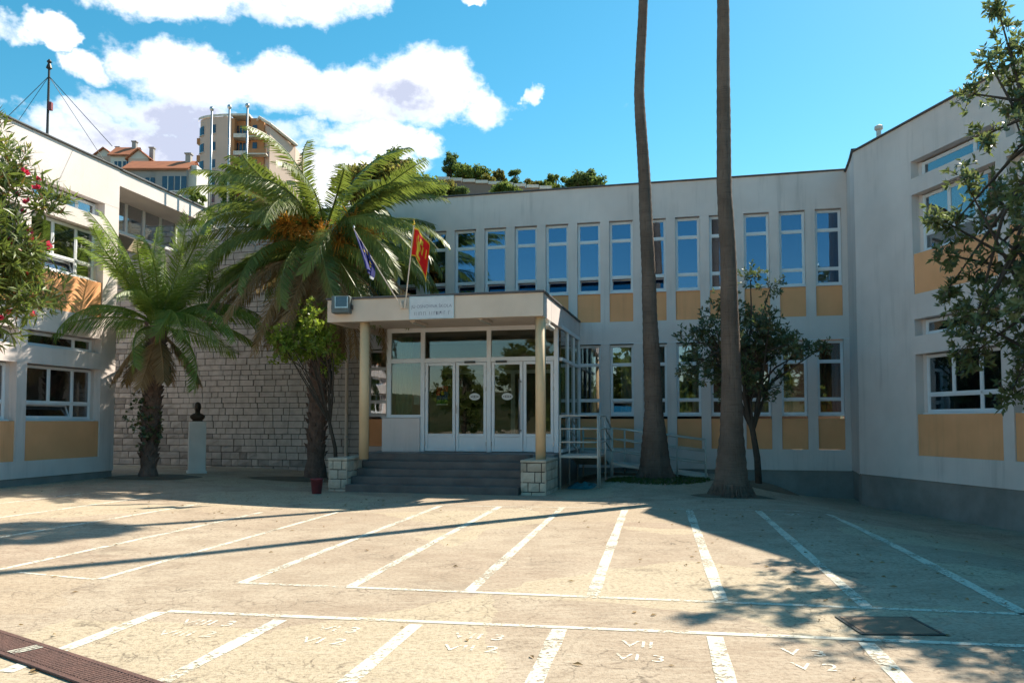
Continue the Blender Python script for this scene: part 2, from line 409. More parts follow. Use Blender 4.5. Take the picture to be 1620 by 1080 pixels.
# ------------------------------------------------------------------ ground
def gz(x, y):
    z = .16*sstep(3.5, 9.5, -x)
    z += -.42*sstep(4.6, 8.4, x)
    bed = sstep(17.0, 18.6, y)*sstep(1.5, 2.6, x)*(1-sstep(5.4, 7.2, x))
    return z + (.17+.42*sstep(4.6, 8.4, x)*.75)*bed
def axis(lo, hi, step, far):
    a = []; v = lo
    while v <= hi+1e-6: a.append(v); v += step
    d = step*2; v = a[-1]; w2 = a[0]; up = []; dn = []
    while v < far: v += d; w2 -= d; up.append(v); dn.append(w2); d *= 1.6
    return dn[::-1]+a+up
xs = axis(-14, 14, .4, 2500); ys = axis(-4, 28, .4, 2500)
g = MB()
for y in ys:
    for x in xs: g.v.append((x, y, gz(x, y) if -30 < y < 40 else (0.0 if abs(x) < 12 else gz(x, 0))))
nx = len(xs)
for j in range(len(ys)-1):
    for i in range(nx-1): g.face(j*nx+i, j*nx+i+1, (j+1)*nx+i+1, (j+1)*nx+i)
ground = struct(g.build('courtyard_ground', 'paving', smooth=True))

TH = math.atan(.184); ED = Vector((math.cos(TH), -math.sin(TH))); DD = Vector((math.sin(TH), math.cos(TH)))
def st(s, t): q = ED*s+DD*t; return q.x, q.y
def stripe(s0, t0, s1, t1, wd, mat='line_paint', name='painted_line'):
    a = Vector(st(s0, t0)); b = Vector(st(s1, t1)); d = b-a; n = max(2, int(d.length/.35)); d.normalize(); p = Vector((-d.y, d.x))
    mb = MB()
    for i in range(n+1):
        c = a+(b-a)*i/n; w2 = wd*.5*(1+random.uniform(-.12, .12))
        for sgn in (-1, 1):
            q = c+p*w2*sgn; mb.v.append((q.x, q.y, gz(q.x, q.y)+.004))
    for i in range(n): k = 2*i; mb.face(k, k+2, k+3, k+1)
    return mb.build(name, mat, ground)
for s, t0, t1, wd in [(-11.0, 9.5, 13.6, .08), (-9.6, 9.2, 13.6, .08), (-8.2, 8.7, 13.2, .08), (-6.62, 7.05, 12.5, .08), (-5.38, 6.95, 12.8, .08), (-3.93, 7.08, 14.1, .10), (-2.835, 7.08, 14.2, .10),
                      (-1.70, 7.08, 14.2, .105), (-.58, 7.08, 14.2, .115), (.53, 7.08, 14.2, .115), (1.70, 7.08, 14.3, .11), (2.89, 6.9, 14.5, .115)]:
    stripe(s, t0, s, t1, wd)
for s, t1 in [(-3.97, 5.86), (-2.90, 5.80), (-1.82, 5.86), (-.73, 5.92), (.39, 5.92), (1.42, 5.95), (2.45, 5.95)]:
    stripe(s, 3.6 if s > -3.9 else 4.3, s, t1, .115)
stripe(-3.97, 7.05, 3.0, 7.05, .07); stripe(-3.93, 5.9, 2.5, 6.06, .075); stripe(-3.9, 14.15, 2.9, 14.5, .05)
stripe(-6.4, 7.02, -5.42, 6.93, .05, 'faint_paint')
def ground_text(txt, s, t, size, mat='faint_paint'):
    cu = bpy.data.curves.new('lettering', 'FONT'); cu.body = txt; cu.size = size; cu.align_x = 'CENTER'
    tmp = bpy.data.objects.new('tmp', cu); COL.objects.link(tmp)
    dg = bpy.context.evaluated_depsgraph_get(); me = bpy.data.meshes.new_from_object(tmp.evaluated_get(dg))
    bpy.data.objects.remove(tmp)
    me.materials.clear(); me.materials.append(M[mat])
    x, y = st(s, t)
    return put('painted_lettering', me, ground, (x, y, gz(x, y)+.0045), (0, 0, -TH+random.uniform(-.06, .06)))
for s, a, b in [(-3.4, 'VIII 3', 'VIII 2'), (-2.35, 'VI 3', 'VI 2'), (-1.28, 'VII 3', 'VII 2'), (-.15, 'VII', 'VI 3'), (.95, 'V 3', 'V 2')]:
    ground_text(a, s, 5.55, .21); ground_text(b, s+.02, 5.24, .21)
for s in (-2.3, -1.2, 2.2): ground_text('VI', s, 13.75, .3)

# drain grate in the paving, bars one by one
A = Vector((-3.74, 5.85)); Bv = Vector((-2.13, 4.75)); gd = (Bv-A).normalized(); ga = math.atan2(gd.y, gd.x)
grate = thing('drain_grate', 'rusty slotted drain grate set in the concrete at lower left', 'drain', (A.x, A.y, 0), ga)
GW = .245; GL0, GL1 = -1.6, 3.2
MB().box(GL0, GL1, -GW, 0, .002, .0045).build('channel_shade', 'pit_shade', grate)  # flat near-black sheet: shade below the bars put into colour
for nm, y in (('frame_rail', 0), ('frame_rail', -GW)):
    MB().cbox(GL0, GL1, y-.022, y+.022, .003, .018, .004).build(nm, 'rust', grate)
gm = MB().cbox(-.0105, .0105, -GW+.022, -.022, .0, .015, .003).mesh('bar', 'rust'); gm2 = MB().cbox(-.0105, .0105, -GW+.022, -.022, .0, .0155, .003).mesh('bar', 'line_paint')
k = GL0+.02; lean = math.radians(-18)
while k < GL1-.02:
    o = put('bar', gm if not .78 < k < .86 else gm, grate, (k, 0, .0035)); k += .038
# stretch of grate painted over by the lane line
for q in range(3):
    put('paint_stripe', MB().box(-.011, .011, -GW+.03, -.03, .0, .0012).mesh('paint_stripe', 'line_paint'), grate, (GL0+.02+.038*(round((.62-GL0)/.038)+q), 0, .0195))

plate = thing('inspection_plate', 'rusty rectangular metal cover plate let into the ground under tree shade', 'manhole cover', (2.84, 6.05, 0), R(-2))
MB().cbox(-.27, .27, -.24, .24, .003, .012, .004).build('cover', 'rust_plate', plate)
fr = MB()
for a in ((-.30, .30, -.265, -.245), (-.30, .30, .245, .265), (-.30, -.275, -.245, .245), (.275, .30, -.245, .245)): fr.box(*a, .0025, .010)
fr.build('frame', 'dark_metal', plate)

# ------------------------------------------------------------------ windows and walls
def wavy(x0, x1, y, z0, z1, amp=.025, per=.11):
    mb = MB(); n = max(4, int((x1-x0)/.03))
    for i in range(n+1):
        x = x0+(x1-x0)*i/n; yy = y+amp*math.sin(x/per*2*PI)
        mb.v += [(x, yy, z0), (x, yy, z1)]
    for i in range(n): k = 2*i; mb.face(k, k+2, k+3, k+1)
    return mb
def frame_mesh(w_, h_, cells, mats='white_frame', th=.06, bar=.05):
    """outer frame and bars for panes given as (x0,x1,z0,z1) cells, front face at y=-th/2"""
    mb = MB()
    mb.cbox(0, bar, -th/2, th/2, 0, h_, .006).cbox(w_-bar, w_, -th/2, th/2, 0, h_, .006)
    mb.cbox(bar-.002, w_-bar+.002, -th/2+.003, th/2-.003, 0, bar, .006).cbox(bar-.002, w_-bar+.002, -th/2+.003, th/2-.003, h_-bar, h_, .006)
    done = set()
    for (x0, x1, z0, z1) in cells:
        if z1 < h_-bar-.02:
            key = (round(x0, 2), round(z1, 2))
            if key not in done:
                done.add(key); mb.cbox(x0-.004, x1+.004, -th/2+.005, th/2-.005, z1-.001, z1+bar+.001, .005)
        if x1 < w_-bar-.02:
            mb.cbox(x1-.001, x1+bar+.001, -th/2+.007, th/2-.007, z0-.003, z1+.003, .005)
    # inner sash lips
    for (x0, x1, z0, z1) in cells:
        l = .024
        for a in ((x0, x1, z0, z0+l), (x0, x1, z1-l, z1), (x0, x0+l, z0+l, z1-l), (x1-l, x1, z0+l, z1-l)):
            mb.box(a[0], a[1], -th/2+.016, th/2-.016, a[2], a[3])
    return mb
class WinKind:
    def __init__(s, w_, h_, cells, glass, tilt=()):
        s.fm = frame_mesh(w_, h_, [c for c in cells]).mesh('window', 'white_frame')
        s.cells = cells; s.w = w_; s.h = h_; s.glass = glass
        s.pm = [MB().box(x0+.012, x1-.012, -.004, .004, z0+.012, z1-.012).mesh('pane', glass) for x0, x1, z0, z1 in cells]
        s.sm = MB().cbox(-.03, w_+.03, -.13, .02, -.035, -.003, .006).mesh('sill', 'white_frame')
        s.tilt = {}
    def place(s, parent, x, y, z, tilt=(), sill=True):
        o = put('window', s.fm, parent, (x, y, z))
        for i, pm in enumerate(s.pm):
            if i in tilt:
                x0, x1, z0, z1 = s.cells[i]
                if i not in s.tilt:
                    hh = z1-z0; ww = x1-x0; q = MB(); b = .035
                    q.box(0, ww, -.02, .02, 0, b).box(0, ww, -.02, .02, hh-b, hh).box(0, b, -.02, .02, b, hh-b).box(ww-b, ww, -.02, .02, b, hh-b)
                    s.tilt[i] = (q.mesh('sash', 'white_frame'), MB().box(b-.006, ww-b+.006, -.004, .004, b-.006, hh-b+.006).mesh('pane', s.glass))
                put('sash', s.tilt[i][0], o, (x0, .02, z0), (R(-22), 0, 0)); put('pane', s.tilt[i][1], o, (x0, .02, z0), (R(-22), 0, 0))
            else: put('pane', pm, o)
        if sill: put('sill', s.sm, o)
        return o
def stack_cells(w_, zs, bar=.045):
    """one column of panes split at heights zs (lower edges of bars)"""
    out = []; z = bar
    for zz in zs: out.append((bar, w_-bar, z, zz)); z = zz+bar
    return out

AM = math.atan(.235)
OM = Vector((1.76, 22.0, 0))
# ---- main block: local x along the facade to the right, local y into the building
main = thing('school_building', 'grey two storey school block with rows of narrow windows over orange panels', 'building', OM, -AM)
XL, XR = -6.45, 7.16
ROOF = 8.10
wm = MB()
WINX = [.07+.9*k for k in range(-8, 8)]       # left edges of window bays
WW = .65
# continuous bands
wm.box(XL, XR, 0, .30, 7.12, ROOF)
wm.box(XL, XR, 0, .30, 3.70, 4.30)
wm.box(XL, XR, 0, .30, .28, .82)
# shell
wm.box(XL, XL+.25, .30, 9.0, .28, ROOF).box(XL, XR+1.2, 9.0, 9.25, -.5, ROOF)
wm.build('wall', 'render_wall', main)
MB().box(XL, XR+.1, .035, .30, -.9, .277).build('plinth', 'plinth', main)
MB().box(XL+.01, XR+2.2, .02, 9.1, ROOF-.28, ROOF-.12).build('roof', 'roofing', main)
MB().cbox(XL-.02, XR+.05, -.05, .33, ROOF+.001, ROOF+.042, .01).build('coping', 'coping', main)
MB().box(XL, XR, -.012, -.001, 3.685, 3.70).build('drip_edge', 'white_frame', main)
# pilasters between bays, each storey
edges = [XL]+[v for x in WINX for v in (x, x+WW) if XL < v < XR]+[XR]
bays = [x for x in WINX if x > XL and x+WW < XR+.02]
pil = []
prev = XL
for x in bays: pil.append((prev, x)); prev = x+WW
pil.append((prev, XR))
for (a, b) in pil:
    if b-a < .02: continue
    for z0, z1 in ((.82, 3.70), (4.30, 7.12)):
        MB().box(a, b, .003, .295, z0, z1).build('pilaster', 'render_wall', main)
panel_m = MB().cbox(.0, WW, .05, .11, 0, .80, .004).mesh('panel', 'orange_panel')
cu_up = stack_cells(WW, [.045+.36, .045+.36+.045+.98, 1.98-.045]); cu_lo = stack_cells(WW, [.045+.34, .045+.34+.045+.94, 1.94-.045])
KU = WinKind(WW, 1.98, cu_up, 'pane_upper'); KL = WinKind(WW, 1.94, cu_lo, 'pane_lower')
for i, x in enumerate(bays):
    vest = -4.6 < x < .0
    KU.place(main, x, .14, 5.125, tilt=(0,) if x < 2.3 else ())
    put('panel', panel_m, main, (x, 0, 4.303))
    if not vest:
        KL.place(main, x, .14, 1.725, tilt=(0,) if abs(x-.98) < .1 else ())
        put('panel', panel_m, main, (x, 0, .823))
    else:
        MB().box(x, x+WW, .05, .25, .82, 3.70).build('blind_panel', 'cream_wall', main)
# rooms behind
im = MB()
im.quad((XL+.25, 3.4, .8), (XR+.3, 3.4, .8), (XR+.3, 3.4, 7.9), (XL+.25, 3.4, 7.9))
im.box(XL+.25, XR+.3, .31, 3.4, 3.85, 4.2).box(XL+.25, XR+.3, .31, 3.4, .5, .78).box(XL+.25, XR+.3, .31, 3.4, 7.2, 7.5)
for x in (-4.0, -.2, 3.35): im.box(x, x+.12, .33, 3.4, .8, 7.2)
im.build('interior', 'interior', main)
for x, z0, z1, mt, a, b in [(.08, 1.75, 3.6, 'curtain', .30, .63), (.98, 1.75, 3.6, 'curtain', .25, .62), (1.88, 1.75, 3.6, 'curtain', .1, .62), (2.78, 1.75, 3.6, 'curtain', .4, .62), (4.58, 1.75, 2.2, 'curtain', .05, .6), (5.48, 1.75, 3.6, 'curtain_orange', 0, .3), (6.38, 1.75, 3.6, 'curtain_orange', .0, .62),
                            (6.38, 5.2, 7.05, 'curtain', .48, .62), (2.78, 1.8, 3.6, 'curtain_green', .0, .3), (-3.52, 5.2, 7.0, 'curtain_green', .0, .12), (3.68, 1.8, 3.6, 'curtain', .35, .6), (-6.22, 1.8, 3.6, 'curtain_green', .0, .3)]:
    wavy(x+a, x+b, .32, z0, z1).build('curtain', mt, main)

# ---- right wing
RO = Vector((8.2, 18.7, 0)); RA = math.radians(-79.1)
rw = thing('school_wing', 'shaded grey right hand wing with recessed windows and dark plinth', 'building', RO, RA, 'wings of the school')
ROOFW = 8.0
LW, LX0 = 2.28, 1.98
def wing(root, bayx, x_lo, x_hi, dz, depth, glass):
    zb = [(.83+dz, 1.70+dz), (1.73+dz, 2.95+dz), (3.36+dz, 3.72+dz), (4.25+dz, 5.12+dz), (5.15+dz, 6.37+dz), (6.74+dz, 7.12+dz)]
    mb = MB()
    for z0, z1 in ((.32, zb[0][0]), (zb[1][1]+.02, zb[2][0]), (zb[2][1], zb[3][0]), (zb[4][1]+.02, zb[5][0]), (zb[5][1], ROOFW)):
        mb.box(x_lo, x_hi, 0, .34, z0, z1)
    mb.box(x_lo, x_lo+.3, .34, depth, -.3, ROOFW).box(x_hi-.3, x_hi, .34, depth, -.3, ROOFW).box(x_lo, x_hi, depth, depth+.25, -.3, ROOFW)
    mb.build('wall', 'render_wall', root)
    MB().box(x_lo+.01, x_hi-.01, .03, .34, -.9, .317).build('plinth', 'plinth', root)
    MB().box(x_lo+.02, x_hi-.02, .03, depth+.1, ROOFW-.26, ROOFW-.1).build('roof', 'roofing', root)
    MB().cbox(x_lo-.04, x_hi+.04, -.05, .36, ROOFW+.001, ROOFW+.042, .01).build('coping', 'coping', root)
    prev = x_lo
    for b in bayx+[None]:
        e = x_hi if b is None else b
        for z0, z1 in ((zb[0][0], zb[1][1]+.02), (zb[2][0], zb[2][1]), (zb[3][0], zb[4][1]+.02), (zb[5][0], zb[5][1])):
            MB().box(prev, e, .003, .337, z0, z1).build('pilaster', 'render_wall', root)
        if b is not None: prev = b+LW
    h1 = zb[1][1]-zb[1][0]
    m = .045; xm = LW-.10*0-.78; xa = xm/2
    cells = [(m, xm-m, m, .36), (xm, LW-.2-m, m, .36), (m, xa-m/2, .36+m, h1-m), (xa+m/2, xm-m, .36+m, h1-m), (xm, LW-.2-m, .36+m, h1-m)]
    K = WinKind(LW-.2, h1, cells, glass); h2 = zb[2][1]-zb[2][0]-.04
    K2 = WinKind(LW-.2, h2, [(m, xm-m, m, h2-m), (xm, LW-.2-m, m, h2-m)], glass)
    pm = MB().cbox(0, LW, .03, .12, 0, .87, .004).mesh('panel', 'orange_panel')
    jm = MB().box(0, .1, .19, .30, 0, h1+.03).mesh('jamb', 'render_wall'); jm2 = MB().box(0, .1, .19, .30, 0, zb[2][1]-zb[2][0]).mesh('jamb', 'render_wall')
    for n, b in enumerate(bayx):
        for fl in (0, 3):
            put('panel', pm, root, (b, 0, zb[fl][0]))
            [put('jamb', jm, root, (b+q_, 0, zb[fl+1][0]-.01)) for q_ in (0, LW-.1)]
            tl = ()
            if root['label'].startswith('sunlit'): tl = (0,)
            K.place(root, b+.1, .22, zb[fl+1][0], tilt=tl)
            K2.place(root, b+.1, .22, zb[fl+2][0]+.02)
            [put('jamb', jm2, root, (b+q_, 0, zb[fl+2][0])) for q_ in (0, LW-.1)]
            wavy(b+.15, b+.5, .42, zb[fl+1][0]+.05, zb[fl+1][1]).build('curtain', random.choice(['curtain', 'curtain_orange', 'curtain_green']), root)
    q = MB(); q.box(x_lo+.3, x_hi-.3, 3.6, 3.7, .2, 7.7).box(x_lo+.3, x_hi-.3, .35, 3.6, 3.85, 4.15).box(x_lo+.3, x_hi-.3, .35, 3.6, .3, .75).box(x_lo+.3, x_hi-.3, .35, 3.6, 7.25, 7.5)
    q.build('interior', 'interior', root)
    return root
wing(rw, [1.98, 4.52, 7.06], .0, 10.0, 0, 9.0, 'pane_wing')
# curved corner that joins the main block and the right wing
def chain(a, b, c, n=7):
    return [tuple((1-t)**2*a[i]+2*t*(1-t)*b[i]+t*t*c[i] for i in (0, 1)) for t in [k/n for k in range(n+1)]]
um = Vector((math.cos(AM), -math.sin(AM))); nm_ = Vector((math.sin(AM), math.cos(AM)))
ep = Vector((OM.x, OM.y))+um*XR
corner = thing('corner_wall', 'plain grey curved corner joining main block and right wing', 'wall', (ep.x, ep.y, 0))
pts = chain((0, 0), ((8.2-ep.x)*.5+.03, (18.7-ep.y)*.5), (8.2-ep.x, 18.7-ep.y), 6)
def curved(z0, z1, off, mat, name, thick=.3):
    mb = MB()
    P = []
    for i, p in enumerate(pts):
        a = Vector(pts[max(i-1, 0)]); b = Vector(pts[min(i+1, len(pts)-1)]); t = (b-a).normalized(); n = Vector((-t.y, t.x))
        n = n if n.x > 0 else -n
        P.append((Vector(p)+n*off, Vector(p)+n*(off+thick)))
    for (i0, o0), (i1, o1) in zip(P, P[1:]):
        mb.quad((*i0, z0), (*i1, z0), (*i1, z1), (*i0, z1)); mb.quad((*o0, z0), (*o1, z0), (*o1, z1), (*o0, z1))
        mb.quad((*i0, z1), (*i1, z1), (*o1, z1), (*o0, z1)); mb.quad((*i0, z0), (*i1, z0), (*o1, z0), (*o0, z0))
    return mb.build(name, mat, corner)
curved(.30, 8.05, 0, 'render_wall', 'wall'); curved(-.9, .297, .035, 'plinth', 'plinth'); curved(8.051, 8.095, -.05, 'coping', 'coping', .4)
MB().box(8.27-ep.x, 8.6-ep.x, 18.6-ep.y, 18.9-ep.y, .31, 7.9).build('backing', 'render_wall', corner); MB().box(.06, .4, -.05, .3, .31, 7.9).build('backing', 'render_wall', corner)
MB().box(8.30-ep.x, 8.6-ep.x, 18.5-ep.y, 19.0-ep.y, -.6, .29).build('plinth', 'plinth', corner); MB().box(.09, .4, -.1, .3, -.6, .29).build('plinth', 'plinth', corner)
# vent pipe on that roof
vp_ = thing('roof_vent', 'small grey metal vent pipe on the right wing roof edge', 'vent pipe', (8.66, 18.35, 7.9))
MB().tube([(0, 0, -.15), (0, 0, .52)], .055, 12).build('pipe', 'metal_rail', vp_); MB().lathe([(.06, .50), (.095, .53), (.095, .60), (.03, .64)], 12).build('cowl', 'metal_rail', vp_)

# ---- left wing
LO = Vector((-10.06, 20.0, 0)); LA = math.radians(78.7)
lw = thing('school_wing', 'sunlit white left hand wing with orange panels and palm shadows', 'building', LO, LA, 'wings of the school')
wing(lw, [-7.9, -5.35, -2.80], -9.5, 0, -.14, 8.0, 'pane_wing')
# roof slab and clerestory beyond the corner
MB().box(.0, 3.9, .0, 1.9, 7.58, 7.74).box(0, 3.9, 0, .14, 7.74, 7.98).build('eaves', 'render_wall', lw)
MB().cbox(.04, 3.93, -.05, .2, 7.981, 8.03, .01).build('coping', 'coping', lw)
cw = MB(); cw.box(0, 4.1, .95, 1.05, 6.7, 6.78)
for k in range(6): cw.box(.0+k*.75, .07+k*.75, .95, 1.05, 6.78, 7.575)
clw = cw.build('window', 'white_frame', lw)
for k in range(5): MB().box(.07+k*.75, .75+k*.75, .99, 1.0, 6.78, 7.575).build('pane', 'pane_wing', clw)
MB().box(0, 4.3, 2.2, 2.3, 6.7, 7.58).build('recess_back', 'interior_light', lw)

# mast with guy wires on the left roof
mast = thing('antenna_mast', 'slim antenna mast with guy wires on the left wing roof', 'antenna', (-11.36, 19, 7.8))
MB().tube([(0, 0, 0), (0, 0, 2.5)], [.035, .025], 8).build('pole', 'dark_metal', mast)
MB().lathe([(.02, 2.36), (.07, 2.40), (.05, 2.47), (.03, 2.52), (.06, 2.56), (.02, 2.62)], 10).build('tip', 'dark_metal', mast)
MB().cbox(.02, .10, -.05, .05, 1.35, 1.55, .01).build('junction_box', 'bucket_red', mast)
for ex, ey, ez in [(-1.4, .2, .3), (1.75, -.3, .35), (-.5, -1.4, .2), (1.0, .9, .3)]:
    MB().tube([(0, 0, 2.2), (ex, ey, ez)], .008, 4).build('guy_wire', 'dark_metal', mast)

# ------------------------------------------------------------------ ashlar stone wall left of the porch
blockv = []
def rough_block(seed, amp=.16):
    rr = random.Random(seed); mb = MB(); n = 4
    # front face as a small grid that bulges unevenly, sides straight; unit size
    mb.v = []
    for j in range(n):
        for i in range(n):
            u, v = i/(n-1), j/(n-1)
            edge = i in (0, n-1) or j in (0, n-1)
            mb.v.append((u+(0 if not edge else rr.uniform(-.008, .008)), .20 if edge else rr.uniform(0, .14), v+(0 if not edge else rr.uniform(-.012, .012))))
    for j in range(n-1):
        for i in range(n-1): k = j*n+i; mb.face(k, k+1, k+n+1, k+n)
    b0 = len(mb.v); ring = [0, n-1, n*n-1, n*n-n]
    mb.v += [(0, 1, 0), (1, 1, 0), (1, 1, 1), (0, 1, 1)]
    sides = [[i for i in range(n)], [n-1+n*i for i in range(n)], [n*n-1-i for i in range(n)], [n*(n-1)-n*i for i in range(n)]]
    for q in range(4): mb.face(*sides[q][::-1], b0+q, b0+(q+1) % 4)
    return mb
BL = {m: [rough_block(100+i).mesh('stone', m) for i in range(8)] for m in ('ashlar', 'ashlar_light')}
def courses(x0, x1, z0, z1, rows, lmin, lmax, seed):
    rr = random.Random(seed); out = []; z = z0
    hs_ = [rr.uniform(.8, 1.2) for _ in range(rows)]; tot = sum(hs_)
    for h in hs_:
        h *= (z1-z0)/tot; x = x0
        while x < x1-1e-6:
            l = rr.uniform(lmin, lmax)
            if x1-(x+l) < lmin*.7: l = x1-x
            out.append((x, x+l, z, z+h)); x += l
        z += h
    return out
sw = thing('stone_wall', 'tall pale ashlar stone wall behind the palms and bust', 'wall', OM, -AM)
SX0, SX1 = -15.4, -6.46
MB().box(SX0, SX1, .045, .4, -.3, 7.93).build('mortar', 'mortar', sw)
blocks = courses(SX0, SX1, -.2, 7.93, 44, .20, .52, 5)
def far_from_crown(b):
    cx = (b[0]+b[1])/2; cz = (b[2]+b[3])/2
    return -(((cx+8.0)/2.2)**2+((cz-4.9)/1.6)**2) + (3 if cz < -.05 else 0)
blocks.sort(key=far_from_crown)
gap = .010
rest = MB()
for i, (a, b, c, d) in enumerate(blocks):
    if i < 300:
        put('stone', random.choice(BL['ashlar']), sw, (a+gap, .0+random.uniform(-.012, .012), c+gap), scale=(b-a-2*gap, .10, d-c-2*gap))
    else: rest.box(a+gap, b-gap, random.uniform(-.006, .02), .10, c+gap, d-gap)
ro = rest.build('stones', 'ashlar', sw); ro['kind'] = 'stuff'
MB().box(SX0, SX1, -.02, .42, 7.932, 8.02).build('coping', 'mortar', sw)

# downpipe at the stone wall's end
dp = thing('downpipe', 'beige rain downpipe on stone wall left of porch column', 'downpipe', (*(Vector((OM.x, OM.y))+um*(-6.83)-nm_*.10), .1), -AM)
MB().tube([(0, 0, 0), (0, 0, 7.6)], .05, 10).build('pipe', 'cream_wall', dp)
for z in (1.0, 3.0, 5.0, 7.0): MB().lathe([(.06, z-.02), (.06, z+.02)], 10).build('clip', 'metal_rail', dp)

# three bare flagpoles
for x, zt, lab in [(-9.03, 10.87, 'leftmost of three bare white flagpoles rising above the stone wall'), (-8.50, 10.93, 'middle of three bare white flagpoles rising above the stone wall'), (-7.96, 10.97, 'rightmost of three bare white flagpoles above the stone wall')]:
    f = thing('flagpole', lab, 'flagpole', (x, 23.35, 6.9), 0, 'bare flagpoles on the stone wall')
    yy = 23.35
    MB().tube([(0, 0, 0), (0, 0, zt-6.9)], [.036, .028], 10).build('pole', 'steel', f, True)
    MB().lathe([(.0, zt-6.92), (.055, zt-6.88), (.07, zt-6.83), (.05, zt-6.78), (.0, zt-6.76)], 10).build('finial', 'steel', f, True)
    MB().box(-.025, .025, 0, .85, .5, .55).box(-.025, .025, 0, .85, .05, .10).build('bracket', 'metal_rail', f)

# ------------------------------------------------------------------ entrance porch (same local frame as the main block, out = -y)
porch = thing('entrance_porch', 'projecting entrance porch with flat canopy, glazed doors and cream columns', 'porch', OM, -AM)
CL, CR, CO = -4.87, .13, 5.35
cz0, cz1 = 3.80, 4.30
fb = MB()
fb.box(CL, CR, -CO, -CO+.16, cz0, cz1)                       # front fascia
fb.build('front_fascia', 'cream_wall', porch)
sf = MB(); sf.box(CR-.14, CR, -CO+.16, -CO+.98, cz0+.0, cz1).box(CR-.14, CR, -CO+1.0, -.01, cz0+.0, cz1); sf.build('side_fascia', 'render_wall', porch)
MB().box(CL, CL+.14, -CO+.16, -.01, cz0, cz1).build('side_fascia', 'cream_wall', porch)
MB().box(CL+.14, CR-.14, -CO+.16, -.01, cz0+.10, cz0+.24).build('soffit', 'cream_wall', porch)
MB().box(CL+.14, CR-.14, -CO+.16, -.01, cz1-.12, cz1-.04).build('roof', 'roofing', porch)
cp = MB(); cp.cbox(CL-.03, CR+.04, -CO-.04, -CO+.2, cz1+.001, cz1+.05, .01).cbox(CR-.2, CR+.04, -CO+.203, -.01, cz1+.001, cz1+.05, .01).cbox(CL-.03, CL+.2, -CO+.203, -.01, cz1+.001, cz1+.05, .01)
cp.build('coping', 'coping', porch)
for x in (-4.07, .02): MB().tube([(x, -5.08, .70), (x, -5.08, cz0+.1)], .112, 24).build('column', 'column_paint', porch, True)
# platform and steps
PZ = .80
MB().box(CL+.2, CR-.02, -4.05, -.02, -.4, PZ-.006).build('platform', 'platform', porch)
NS = 5; run = .30
for i in range(NS):
    z1 = PZ-.16*i; y0 = -4.05-run*(i+1) if i else -4.05-run
    MB().cbox(-4.28, -.36, -4.06-run*(i)-.02 if False else -4.05-run*i-.34, -4.05-run*i+.0, z1-.165 if i < NS-1 else -.3, z1-.004*(i == 0), .008).build('step', 'step_stone', porch)
# cheek walls / pedestals of rough stone
def pedestal(x0, x1, y0, y1, z1, seed):
    core = MB().box(x0+.045, x1-.045, y0+.045, y1, -.4, z1-.06).build('pedestal', 'mortar_dark', porch)
    MB().cbox(x0-.0, x1+.0, y0-.0, y1, z1-.055, z1, .012).build('cap_stone', 'ashlar_light', core)
    for (a, b, c, d) in courses(x0, x1, -.12, z1-.058, 4, .12, .36, seed):
        put('stone', random.choice(BL['ashlar_light']), core, (a+.010, y0, c+.010), scale=(b-a-.020, .09, d-c-.020))
    for s_, xx, rz in ((1, x1, PI/2), (2, x0, -PI/2)):
        for (a, b, c, d) in courses(y0+.05, y1, -.12, z1-.058, 4, .2, .4, seed+s_):
            if s_ == 1: put('stone', random.choice(BL['ashlar_light']), core, (xx, a+.007, c+.007), (0, 0, rz), (b-a-.014, .09, d-c-.014))
            else: put('stone', random.choice(BL['ashlar_light']), core, (xx, b-.007, c+.007), (0, 0, rz), (b-a-.014, .09, d-c-.014))
pedestal(-.34, .22, -5.50, -4.0, .735, 11)
pedestal(-4.75, -4.28, -5.50, -4.0, .735, 21)
# glazed vestibule, front at y = -3.0
GY = -3.0; TZ0, TZ1, GT = 3.02, 3.13, 3.79
XA, XB = -4.46, .10
gf = MB()
for x in (-4.30, -3.40, -1.68, .0): gf.cbox(x-.055, x+.055, GY-.05, GY+.05, PZ, GT+.1, .006)
gf.cbox(-4.245, -.055, GY-.045, GY+.045, TZ0, TZ1, .006); gf.cbox(-4.36, .055, GY-.045, GY+.045, GT, GT+.11, .006)
gf.cbox(-4.245, -3.455, GY-.045, GY+.045, 1.64, 1.72, .006)
gframe = gf.build('glazing_frame', 'white_frame', porch)
for (a, b, c, d) in [(-4.245, -3.455, 1.72, TZ0), (-4.245, -3.455, TZ1, GT), (-3.345, -1.735, TZ1, GT), (-1.625, -.055, TZ1, GT)]:
    MB().box(a-.01, b+.01, GY-.005, GY+.005, c-.01, d+.01).build('pane', 'pane_entrance', gframe)
MB().cbox(XA, -3.455, GY-.10, GY+.12, PZ-.01, 1.635, .008).build('parapet', 'render_wall', porch)
MB().cbox(XA-.02, -3.45, GY-.13, GY+.12, 1.637, 1.665, .006).build('sill', 'white_frame', porch)
